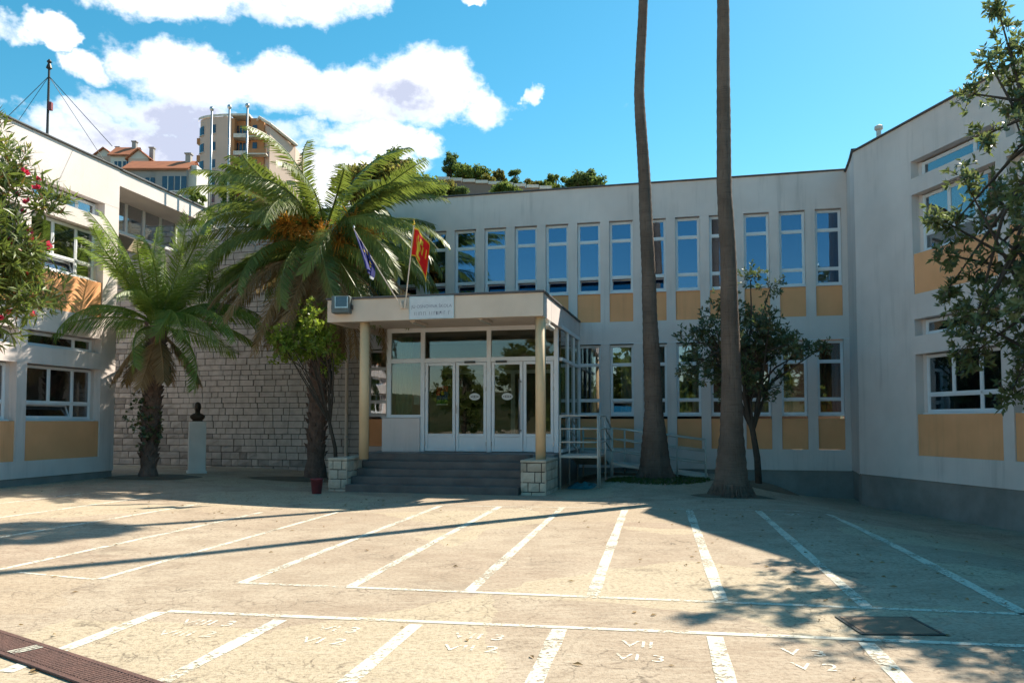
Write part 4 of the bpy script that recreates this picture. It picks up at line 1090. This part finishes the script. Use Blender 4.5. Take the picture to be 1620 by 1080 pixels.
def leafy(name, label, cat, base, trunk, clumps, per, ll, lw_, mat, seed, group=None, spread=1.0, nparts=0, flower=None, trunk_r=.06, barkm='bark', sprig=True, rosette=6, toward=None):
    """tree built of a trunk, limbs reaching every clump, and sprigs of leaves; clumps = (x,y,z,r) in local space"""
    rr = random.Random(seed); o = thing(name, label, cat, base, 0, group)
    tb = MB(); tb.tube(trunk, [trunk_r*(1-.55*i/(len(trunk)-1)) for i in range(len(trunk))], 10); tb.build('trunk', barkm, o, True)
    top = Vector(trunk[-1]); br = MB(); cr = MB(); singles = []; fl = MB()
    for (x, y, z, r) in clumps:
        c = Vector((x, y, z)); st_ = Vector(trunk[max(1, len(trunk)-1-rr.randint(0, len(trunk)//2))])
        mid = st_.lerp(c, .5)+Vector((rr.uniform(-.1, .1), rr.uniform(-.1, .1), rr.uniform(.0, .15)))*min(1.5, (c-st_).length)
        br.tube([st_, mid, c], [trunk_r*.42, trunk_r*.26, trunk_r*.10], 5)
        for k in range(per):
            d0 = rdir(rr); p = c+d0*r*(rr.random()**.45)*spread
            if sprig and rr.random() < .35: br.tube([c.lerp(p, .35), p], [trunk_r*.07, trunk_r*.04], 3, False)
            ax = (d0+Vector((0, 0, .55))+rdir(rr)*.5).normalized()
            for q in range(rosette):
                an = q*2.4+rr.random(); pr = ax.orthogonal().normalized(); pr2 = ax.cross(pr)
                d = (ax*rr.uniform(.25, .9)+(pr*math.cos(an)+pr2*math.sin(an))*rr.uniform(.6, 1)).normalized()
                singles.append((p-ax*rr.uniform(0, ll*.7), d, ax, ll*rr.uniform(.7, 1.15)))
            if flower and rr.random() < flower:
                for q in range(9):
                    d = (ax+rdir(rr)*.9).normalized(); leaf_quad(fl, p+ax*ll*.35, d, rdir(rr), .055, .02)
    if nparts:
        singles.sort(key=lambda s_: -(Vector(base)+s_[0]-Vector(cam.location)).normalized().dot(toward) if toward else 0)
        idx = sorted(range(len(singles)), key=lambda i: (Vector(base)+singles[i][0]).length)
        lm = MB(); leaf_verts(lm, Vector((0, 0, 0)), Vector((1, 0, 0)), Vector((0, 0, 1)), 1.0, lw_/ll, .2); lm = lm.mesh('leaf', mat)
        pick = set(); 
        for i in idx:
            q = Vector(base)+singles[i][0]
            if q.y > .5 and abs(q.x/q.y) < .66: pick.add(i)
            if len(pick) >= nparts: break
        for i in pick:
            p, d, ax, l = singles[i]
            s_ = d.cross(ax).normalized(); n_ = s_.cross(d).normalized()
            mt = Matrix((d, -s_, n_)).transposed().to_4x4()
            lo = put('leaf', lm, o, p); lo.rotation_euler = mt.to_euler(); lo.scale = (l, l, l)
        singles = [s_ for i, s_ in enumerate(singles) if i not in pick]
    big = lw_ > .018 and ll < .3
    for p, d, ax, l in singles:
        (leaf_verts if nparts else leaf_quad)(cr, p, d, ax, l, lw_*l/ll)
    br.build('limbs', barkm, o); c_ = cr.build('crown', mat, o); c_['kind'] = 'stuff'
    if fl.f: fo = fl.build('flowers', 'oleander_flower', o); fo['kind'] = 'stuff'
    return o
def ell(n, c, r, seed, rs=(.25, .4), shell=.55):
    rr = random.Random(seed); out = []
    for k in range(n):
        d = rdir(rr); t = shell+(1-shell)*rr.random()
        out.append((c[0]+d.x*r[0]*t, c[1]+d.y*r[1]*t, c[2]+d.z*r[2]*t, rr.uniform(*rs)))
    return out
# oleander at the left edge
ob = Vector((-5.08, 7.0, gz(-4.85, 7)))
leafy('oleander', 'large oleander with narrow leaves and pink flowers at left edge', 'shrub', ob, [(-.75, 0, -.1), (-.7, 0, .7), (-.72, .05, 1.4), (-.65, 0, 2.2), (-.5, 0, 2.9), (-.3, 0, 3.3)],
      ell(66, (-.05, 0, 3.2), (1.0, .9, 1.05), 4, (.22, .34), .45)+[(.55, 0, 2.5, .25), (.25, -.1, 2.3, .25), (.55, .1, 2.9, .25), (.75, 0, 3.0, .2), (.35, -.2, 3.9, .25), (.0, -.2, 2.3, .3)], 30, .135, .0115, 'oleander_leaf', 5, nparts=300, flower=.035, trunk_r=.05, rosette=8)
# magnolia at the right edge
mb_ = Vector((7.8, 10.9, gz(7.8, 10.9)))
leafy('magnolia_tree', 'glossy dark leaved tree leaning into view at right edge', 'tree', mb_, [(.3, 0, -.1), (.25, 0, 1.2), (.15, 0, 2.4), (.1, 0, 3.6), (.0, 0, 5.0), (-.1, 0, 6.2)],
      ell(104, (.1, -.1, 4.25), (1.6, 1.75, 2.55), 14, (.30, .44), .4)+ell(40, (-.75, -1.6, 5.2), (.95, 1.1, 1.5), 16, (.30, .44), .3)+ell(34, (-.45, -2.9, 5.0), (1.0, 1.1, 1.5), 17, (.30, .44), .3)+[(-1.15, .5, 2.9, .34), (-1.25, .6, 4.9, .36), (-1.35, .7, 4.4, .3), (-1.2, .5, 5.5, .3), (-1.05, .4, 3.5, .34), (-.55, .3, 6.9, .3), (-.35, .3, 7.3, .28), (-.9, .4, 6.1, .26), (-.15, .1, 6.7, .4), (-.6, .3, 6.5, .3), (-1.3, .8, 3.9, .2), (-.8, .2, 2.3, .3), (-.3, 0, 7.6, .18), (-1.45, .8, 5.0, .22), (-.75, .3, 7.95, .2), (-.6, .3, 7.5, .3), (-.85, .4, 7.2, .3), (-1.05, .5, 6.75, .28)], 25, .125, .025, 'magnolia_leaf', 15, nparts=300, trunk_r=.10, rosette=7)
# small tree before the right half of the main block
tb_ = Vector((5.66, 18.2, gz(5.66, 18.2)))
leafy('small_tree', 'small dark evergreen tree with slanting trunk behind the flared palm', 'tree', tb_, [(.0, 0, -.1), (-.03, 0, .6), (-.12, 0, 1.2), (-.28, 0, 1.9), (-.30, 0, 2.5), (-.25, 0, 3.3)],
      ell(34, (-.25, 0, 3.3), (1.15, 1.0, 1.25), 24, (.3, .42), .4)+[(-1.4, 0, 2.9, .42), (-1.55, .2, 3.4, .35), (-1.2, -.2, 2.5, .35), (-1.6, .1, 2.6, .3), (.9, 0, 3.1, .3), (1.25, .1, 3.15, .3), (1.6, .1, 3.2, .22), (.35, 0, 4.6, .4), (-.1, .1, 4.85, .35), (-.7, 0, 4.3, .4), (.55, 0, 2.3, .35), (-1.0, .1, 3.9, .35), (.2, 0, 2.1, .3), (-.7, .1, 2.1, .3)], 27, .115, .024, 'tree_leaf', 25, trunk_r=.085, rosette=6)
# shrub tree before the date palm trunk
leafy('small_tree', 'slender bushy tree with yellow green leaves beside the left porch column', 'tree', Vector((-4.18, 19.0, gz(-4.2, 19))), [(0, 0, -.1), (-.06, 0, .9), (-.20, 0, 1.5), (-.14, 0, 2.2), (-.2, 0, 2.8)],
      ell(26, (-.70, -.1, 3.55), (.82, .7, .70), 34, (.25, .36), .4)+[(-.05, 0, 3.1, .25), (-.25, .1, 2.85, .25), (-1.1, 0, 3.2, .25)], 34, .10, .022, 'shrub_leaf', 35, trunk_r=.055, rosette=6)
# ivy on the small date palm
leafy('ivy_plant', 'dark climbing foliage round the trunk of the smaller date palm', 'plant', Vector((-9.0, 19.45, gz(-9.0, 19.5))), [(0, 0, -.05), (.03, 0, .7), (0, .05, 1.3), (0, 0, 1.9)],
      [(0, 0, 1.2, .35), (.15, 0, 1.6, .35), (-.2, 0, 1.5, .35), (.0, 0, .9, .3), (-.1, 0, 1.9, .3), (.2, 0, 1.15, .3)], 22, .09, .03, 'tree_leaf', 45, trunk_r=.02)
# grass at the ramp palm
gs = MB(); rr = random.Random(77)
for k in range(2600):
    a = rr.uniform(0, 2*PI); r = 1.25*math.sqrt(rr.random()); x = 3.45+r*math.cos(a)*1.0; y = 18.75+r*math.sin(a)*.62
    h = rr.uniform(.03, .08); an = rr.uniform(0, PI); dx, dy = math.cos(an)*.012, math.sin(an)*.012; z = gz(x, y); lx, ly = rr.uniform(-.03, .03), rr.uniform(-.03, .03)
    i0 = len(gs.v); gs.v += [(x-dx, y-dy, z), (x+dx, y+dy, z), (x+lx, y+ly, z+h)]; gs.face(i0, i0+1, i0+2)
tag(gs.build('grass', 'grass'), 'short green grass round the foot of the palm by the ramp', 'grass', kind='stuff')
# dry leaves blown about the court
lit = MB(); rr = random.Random(55)
for k in range(420):
    if k % 3 == 0: x, y = rr.gauss(-4.5, 2.0), rr.gauss(15.5, 2.0)
    elif k % 3 == 1: x, y = rr.gauss(4.2, 1.6), rr.gauss(9, 3.0)
    else: x, y = rr.uniform(-8, 6), rr.uniform(4, 17)
    if y > 16.3 and x < 1.5: continue
    a = rr.uniform(0, 2*PI); l = rr.uniform(.03, .08); z = gz(x, y)+.006
    d = Vector((math.cos(a), math.sin(a), 0)); sd = Vector((-d.y, d.x, 0)); p = Vector((x, y, z)); i0 = len(lit.v)
    lit.v += [tuple(p), tuple(p+d*l*.5+sd*l*.2+Vector((0, 0, rr.uniform(.004, .018)))), tuple(p+d*l), tuple(p+d*l*.5-sd*l*.2+Vector((0, 0, rr.uniform(.002, .012))))]; lit.face(i0, i0+1, i0+2, i0+3)
tag(lit.build('leaf_litter', 'dead_leaf'), 'dry brown leaves scattered over the concrete court', 'leaf litter', kind='stuff')
# earth beds under the palms
def bed(name, cx, cy, rx, ry, seed, h=.03):
    mb = MB(); rr = random.Random(seed); n = 40; rings = 5
    for j in range(rings+1):
        for k in range(n):
            a = 2*PI*k/n; e = 1+.12*mnoise.noise((math.cos(a)*2+seed, math.sin(a)*2, 0)); t = j/rings
            x = cx+rx*e*t*math.cos(a); y = cy+ry*e*t*math.sin(a); mb.v.append((x, y, gz(x, y)+.006+h*(1-t*t)))
    for j in range(rings):
        for k in range(n): mb.face(j*n+k, j*n+(k+1) % n, (j+1)*n+(k+1) % n, (j+1)*n+k)
    return struct(mb.build(name, 'soil', smooth=True))
bed('soil_bed', 4.6, 16.55, .85, .55, 1, .05); bed('soil_bed', 3.5, 19.0, 1.3, .9, 2, .02); bed('soil_bed', -5.3, 20.7, 1.6, .8, 3, .06); bed('soil_bed', -9.0, 19.9, 1.1, 1.0, 4, .05); bed('soil_bed', 5.9, 18.3, .7, .6, 5, .04)

# ------------------------------------------------------------------ hillside behind
def hz(x, y):
    left = sstep(12, -45, x)
    z = -1+34*sstep(34, 150, y)*(.40+.60*left)+6*sstep(30, 44, y)*left
    z += 4.5*sstep(46, 66, y)*sstep(25, -6, x)*(1-sstep(-10, -40, x))
    z += 2.0*mnoise.noise((x*.03, y*.03, 1.7))+.6*mnoise.noise((x*.12, y*.12, 4))
    return z*sstep(32.5, 42, y)-1.5*(1-sstep(32.5, 42, y))
hm = MB(); HX = [-190+6*i for i in range(68)]; HY = [32+4*j for j in range(50)]
for y in HY:
    for x in HX: hm.v.append((x, y, hz(x, y)))
for j in range(len(HY)-1):
    for i in range(len(HX)-1): k = j*len(HX)+i; hm.face(k, k+1, k+len(HX)+1, k+len(HX))
struct(hm.build('hillside', 'hillside', smooth=True))

def px(pxx, y): return (pxx-810)/1250*y*1.0165
def zat(py, y): return 1.54+(667-py)/1250*y*1.0165
# stone retaining wall on the hill
hw = thing('retaining_wall', 'grey stone retaining wall on the hill above the roof', 'wall', (px(690, 58), 58, 0))
q = MB(); xx = 0
for i in range(10):
    z = zat(285+i*1.8, 58); q.box(i*.95, i*.95+.945, 0, .8, z-4, z+random.uniform(-.06, .06))
q.build('wall', 'hill_stone', hw)
q = MB()
for i in range(9): z = zat(284.5+i*1.8, 58); q.box(i*.95+.1, i*.95+1.0, -.15, -.005, z-.10, z+.12)
q.build('kerb', 'house_white', hw)
def far_tree(label, pxx, pyt, pyb, wpx, Y, mat, seed, n=34, dens=64):
    x = px(pxx, Y); zb = zat(pyb, Y); zt = zat(pyt, Y); h = zt-zb; rw_ = wpx/1250*Y/2
    g0 = hz(x, Y)-.3; b = Vector((x, Y, min(g0, zb-.4)))
    zc = (zb+zt)/2-b.z
    leafy('hill_tree', label, 'tree', b, [(0, 0, 0), (.1, 0, (zb-b.z)*.6+.2), (0, 0, zc*.8), (0, 0, zc+h*.2)],
          ell(n, (0, 0, zc), (rw_*.86, rw_*.7, h*.42), seed, (rw_*.22, rw_*.34), .45), dens, (.26*rw_/1.8+.05)*.62, (.10*rw_/1.8+.02)*.62, mat, seed+1, 'trees on the hill', trunk_r=.05*rw_+.05, sprig=False, rosette=4)
far_tree('big dark green tree on the hill directly right of the date palm crown', 625, 236, 300, 80, 55, 'hill_leaf_a', 201, 40)
far_tree('broad olive green tree low on the hill beside the large palm', 600, 268, 318, 150, 52, 'hill_leaf_b', 203, 60, 44)
far_tree('light green bushy tree above the left end of the roof line', 668, 280, 318, 70, 50, 'hill_leaf_a', 205)
far_tree('tallest dark pine on the hill above the retaining wall', 712, 240, 285, 36, 66, 'hill_leaf_c', 207)
far_tree('rounded green tree right of the tall dark hill pine', 745, 256, 296, 62, 64, 'hill_leaf_a', 209)
far_tree('reddish green shrub tree in the middle of the hill crest', 790, 266, 302, 30, 66, 'hill_leaf_b', 211, 20)
far_tree('narrow dark tree in the middle of the hill crest', 816, 264, 304, 30, 66, 'hill_leaf_c', 213, 20)
far_tree('low rusty brown tree on the hill crest', 845, 282, 308, 34, 64, 'hill_leaf_b', 215, 20)
far_tree('pale grey green tree on the hill crest left of the thick crown', 880, 270, 310, 36, 66, 'hill_leaf_a', 217, 22)
far_tree('thick dark crown at the right end of the hill crest', 928, 274, 308, 72, 66, 'hill_leaf_c', 219, 34)
far_tree('low green bush mass behind the left end of the main roof', 655, 288, 322, 110, 47, 'hill_leaf_a', 229, 44)
far_tree('pale yellow green bush under the tall dark hill pine', 700, 290, 318, 60, 54, 'hill_leaf_b', 231, 26)
far_tree('yellowish bush on the retaining wall beside the rounded tree', 772, 276, 300, 34, 62, 'hill_leaf_b', 233, 20)
far_tree('small bush between the rusty tree and pale hill tree', 862, 284, 308, 26, 64, 'hill_leaf_a', 235, 16)
far_tree('low dark bush hiding the left part of the retaining wall', 722, 296, 320, 46, 54, 'hill_leaf_c', 237, 20)
far_tree('low pale bush before the middle of the retaining wall', 800, 294, 316, 60, 55, 'hill_leaf_a', 239, 24)
far_tree('green tree before the houses right of the eaves', 310, 298, 345, 36, 45, 'hill_leaf_a', 221, 20)
far_tree('bushy green tree at the foot of the tower block', 372, 262, 345, 60, 60, 'hill_leaf_a', 223, 30)
far_tree('olive tree between tower block and date palm crown', 440, 285, 350, 60, 60, 'hill_leaf_b', 225, 30)
far_tree('green tree behind the upper fronds of the date palm', 560, 262, 320, 60, 60, 'hill_leaf_a', 227, 26)

# tower block
TY = 130; SC = TY/1250*1.0165
tw = thing('tower_block', 'tall beige apartment tower with curved corner and balconies on the hill', 'apartment building', (px(345, TY), TY, 0), 0)
zb, ztop = 30.0, zat(187, TY)
def X(p): return (p-345)*SC
def arc(cx, cy, r, a0, a1, z0, z1, mb, n=20, ry=.42):
    for k in range(n):
        a = a0+(a1-a0)*k/n; b = a0+(a1-a0)*(k+1)/n
        p = (cx+r*math.cos(a), cy+r*ry*math.sin(a)); q_ = (cx+r*math.cos(b), cy+r*ry*math.sin(b))
        mb.quad((*p, z0), (*q_, z0), (*q_, z1), (*p, z1))
    mb.poly([(cx+r*math.cos(a0+(a1-a0)*k/n), cy+r*ry*math.sin(a0+(a1-a0)*k/n), z1) for k in range(n+1)])
cr_ = X(366)-X(308); ccx, ccy = X(366), cr_*.42
tm_ = MB(); arc(ccx, ccy, cr_, PI*1.02, PI*1.5, zb, ztop+.3, tm_); tm_.build('curved_wall', 'tower_wall', tw)
tm_ = MB(); arc(ccx, ccy, cr_+.35, PI*1.0, PI*1.5, ztop+.301, ztop+.7, tm_); tm_.box(ccx, X(395), -.35, 3, ztop+.3, ztop+.65); tm_.build('roof_edge', 'tower_band', tw)
tm_ = MB().box(ccx+.02, X(395), 1.3, 9, zb, ztop).box(ccx-.2, ccx+.5, .02, 1.4, zb, ztop); tm_.build('wall', 'tower_orange', tw)
tm_ = MB().box(X(395), X(416), .6, 10, zb, ztop+.2); tm_.build('wall', 'tower_orange', tw)
# right hand gable wing
g0, g1 = X(405), X(451); gp = zat(186, TY); ge = zat(213, TY)
tm_ = MB(); tm_.poly([(X(426), .3, zb), (g1, 6, zb), (g1, 6, ge), (X(426), .3, gp-1.5)]); tm_.poly([(X(416), 1.2, zb), (X(426), .3, zb), (X(426), .3, gp-1.5), (X(410), 1.2, gp-.4)]); tm_.box(X(412), g1, 6.2, 12, zb, ge)
tm_.build('gable_wall', 'tower_wall', tw)
MB().tube([(X(404), .9, gp-.3), (X(409), .2, gp+.1), (X(427), .1, gp-1.1), (g1+.4, 5.8, ge+.15)], .28, 6).build('gable_trim', 'tower_band', tw)
tm_ = MB(); tm_.poly([(X(404), .9, gp-.2), (X(409), .2, gp+.15), (g1+.3, 5.8, ge+.25), (g1-2, 11, ge+.25), (X(409), 9, gp)]); tm_.build('roof', 'roof_tile', tw)
FH = 2.95
for fl_ in range(7):
    zf = ztop-.35-FH*(fl_+1)
    # windows in the curved wall
    for a in (PI*1.10, PI*1.165, PI*1.33):
        if zf < 33: continue
        wxx, wyy = ccx+(cr_+.02)*math.cos(a), ccy+(cr_+.02)*.42*math.sin(a)
        wo_ = MB().box(-.42, .42, -.06, .12, 0, 1.45).build('window', 'far_glass', tw, loc=(wxx, wyy, zf+.85), rot=(0, 0, math.atan2(math.sin(a)/.42, math.cos(a))+PI/2))
        MB().box(-.52, .52, -.14, .0, -.12, -.01).build('sill', 'tower_band', wo_)
    # balcony with blue glazing
    bo = MB().box(ccx+.5, X(392), -.5, 1.3, zf-.15, zf+.05).build('balcony', 'tower_band', tw)
    MB().box(ccx+.5, X(392), -.45, -.38, zf+.05, zf+.55).build('parapet', 'tower_band', bo)
    wo_ = MB().box(X(369), X(386), 1.2, 1.28, zf+.1, zf+2.45).build('window', 'far_glass', tw)
    for m in range(4): MB().box(X(369+m*5.6)-.05, X(369+m*5.6)+.05, 1.1, 1.19, zf+.1, zf+2.45).build('mullion', 'tower_orange', wo_)
    bo = MB().box(X(393), X(424), -.9, .6, zf-.2, zf+.02).build('balcony', 'tower_band', tw)
    MB().box(X(393), X(424), -.85, -.75, zf+.02, zf+.75).build('parapet', 'tower_orange', bo)
    wo_ = MB().box(X(398), X(405), .5, .58, zf+.3, zf+2.3).build('window', 'far_glass', tw)
    bo = MB().box(X(302), X(309), 2.6, 4, zf-.2, zf).build('balcony', 'tower_band', tw); MB().box(X(302), X(309), 2.5, 2.6, zf-.2, zf+.8).build('parapet', 'tower_orange', bo)
MB().box(X(342), X(348), 3, 4, ztop, ztop+1.6).build('chimney', 'tower_band', tw)

def house(label, p0, p1, py_eave, py_ridge, Y, depth, mats, wins, seed, ridge_x=True, chim=True, zdown=9):
    x0, x1 = px(p0, Y), px(p1, Y); depth *= .62; ze, zr = zat(py_eave, Y), zat(py_ridge, Y+(depth/2 if ridge_x else 0)); W = x1-x0
    o = thing('house', label, 'house', (x0, Y, ze-zdown), 0, 'houses on the hill')
    e = zdown; r = zdown+(zr-ze)
    MB().box(0, W, 0, depth, -2, e).build('wall', mats[0], o)
    rb = MB(); ov = .35
    if ridge_x:
        th = .22
        for sg in (0, 1):
            y0 = -ov if sg == 0 else depth+ov
            a = (-ov, y0, e-.05); b = (W+ov, y0, e-.05); c = (W+ov, depth/2, r); d = (-ov, depth/2, r)
            rb.quad(a, b, c, d); rb.quad(*[(p[0], p[1], p[2]-th) for p in (a, b, c, d)]); rb.quad(a, b, (b[0], b[1], b[2]-th), (a[0], a[1], a[2]-th))
        rb.build('roof', mats[1], o)
        gb = MB()
        for xx in (0, W): gb.poly([(xx, 0, e), (xx, depth, e), (xx, depth/2, r-.25)])
        gb.build('gable', mats[2], o)
    else:
        th = .22
        for sg in (0, 1):
            xx = -ov if sg == 0 else W+ov
            a = (xx, -ov, e-.05); b = (xx, depth+ov, e-.05); c = (W/2, depth+ov, r); d = (W/2, -ov, r)
            rb.quad(a, b, c, d); rb.quad(*[(p[0], p[1], p[2]-th) for p in (a, b, c, d)]); rb.quad(a, d, (d[0], d[1], d[2]-th), (a[0], a[1], a[2]-th))
        rb.build('roof', mats[1], o); MB().poly([(0, -.003, e), (W, -.003, e), (W/2, -.003, r-.25)]).build('gable', mats[2], o)
    for (u, v, ww, hh) in wins:
        wo_ = MB().box(u*W, u*W+ww, -.05, .05, e-v, e-v+hh).build('window', 'far_glass', o)
        MB().box(u*W-.1, u*W+ww+.1, -.12, -.051, e-v-.12, e-v).box(u*W+ww/2-.04, u*W+ww/2+.04, -.08, -.052, e-v, e-v+hh).build('frame', 'house_white', wo_)
    if chim: MB().box(W*.75, W*.75+.6, depth*.4, depth*.4+.6, r-1.2, r+.7).box(W*.75-.1, W*.75+.7, depth*.4-.1, depth*.4+.7, r+.7, r+.85).build('chimney', 'house_grey', o)
    return o
house('grey house with red tiled roof, left half of the near hill pair', 200, 258, 268, 256, 92, 7, ('house_grey', 'roof_tile', 'house_white'), [(.55, 2.6, 1.1, 1.5), (.12, 2.6, 1.1, 1.5)], 1, chim=False)
hB = house('house with red tiled roof and white gable, right half of near pair', 248, 296, 268, 256, 90, 7, ('house_grey', 'roof_tile', 'house_white'), [(.22, 2.6, 1.3, 1.7), (.64, 2.6, 1.3, 1.7)], 2)
MB().box(px(296, 90)-px(248, 90)+.002, px(309, 90)-px(248, 90), .6, 4.0, -2, 9.6).build('side_wall', 'house_white', hB)
MB().box(.8, 3.4, -1.4, -.06, 5.4, 5.55).build('balcony', 'house_white', hB); MB().box(1.9, 4.0, -1.5, -1.42, 4.1, 5.3).build('green_awning', 'green_net', hB)
house('brown roofed house furthest left on the hill ridge', 150, 180, 248, 234, 118, 8, ('tower_wall', 'roof_tile', 'house_white'), [(.5, 2.4, 1.0, 1.4)], 3, ridge_x=False)
house('white gabled house in the middle of the hill ridge', 176, 208, 246, 234, 116, 7, ('house_white', 'roof_tile', 'house_white'), [(.2, 2.4, 1.0, 1.4), (.62, 2.4, 1.0, 1.4)], 4)
house('dark fronted gabled house at the right of the hill ridge', 204, 236, 252, 236, 114, 7, ('tower_wall', 'roof_tile', 'house_white'), [(.3, 2.4, 1.2, 1.5)], 5, ridge_x=False)

# ridge and trees added behind the viewer to darken what the panes mirror
def bz_(x, y): return -3+11*sstep(-45, -110, y)+3*mnoise.noise((x*.03, y*.03, 9))
bm2 = MB(); BX = [-200+10*i for i in range(41)]; BY = [-40-6*j for j in range(20)]
for y in BY:
    for x in BX: bm2.v.append((x, y, bz_(x, y)))
for j in range(len(BY)-1):
    for i in range(len(BX)-1): k = j*len(BX)+i; bm2.face(k, k+len(BX), k+len(BX)+1, k+1)
struct(bm2.build('added_ridge', 'hillside', smooth=True))
rr = random.Random(91)
for k, x in enumerate((-24, -18.5, -14, -9.5, -4.5, 0, 5.5, 10, 15, 21)):
    h = rr.uniform(6.5, 9.5); y = rr.uniform(-21, -15)
    leafy('mirrored_tree', 'leafy green tree behind the viewer, mirrored in the glass', 'tree', Vector((x, y, 0)), [(0, 0, -.1), (.1, 0, 1.5), (0, .1, h*.5), (0, 0, h*.8)],
          ell(26, (0, 0, h*.58), (2.4, 2.2, h*.40), 300+k, (.6, .95), .4), 26, .42, .15, 'hill_leaf_a', 330+k, 'trees behind the viewer', trunk_r=.16, sprig=False, rosette=4)
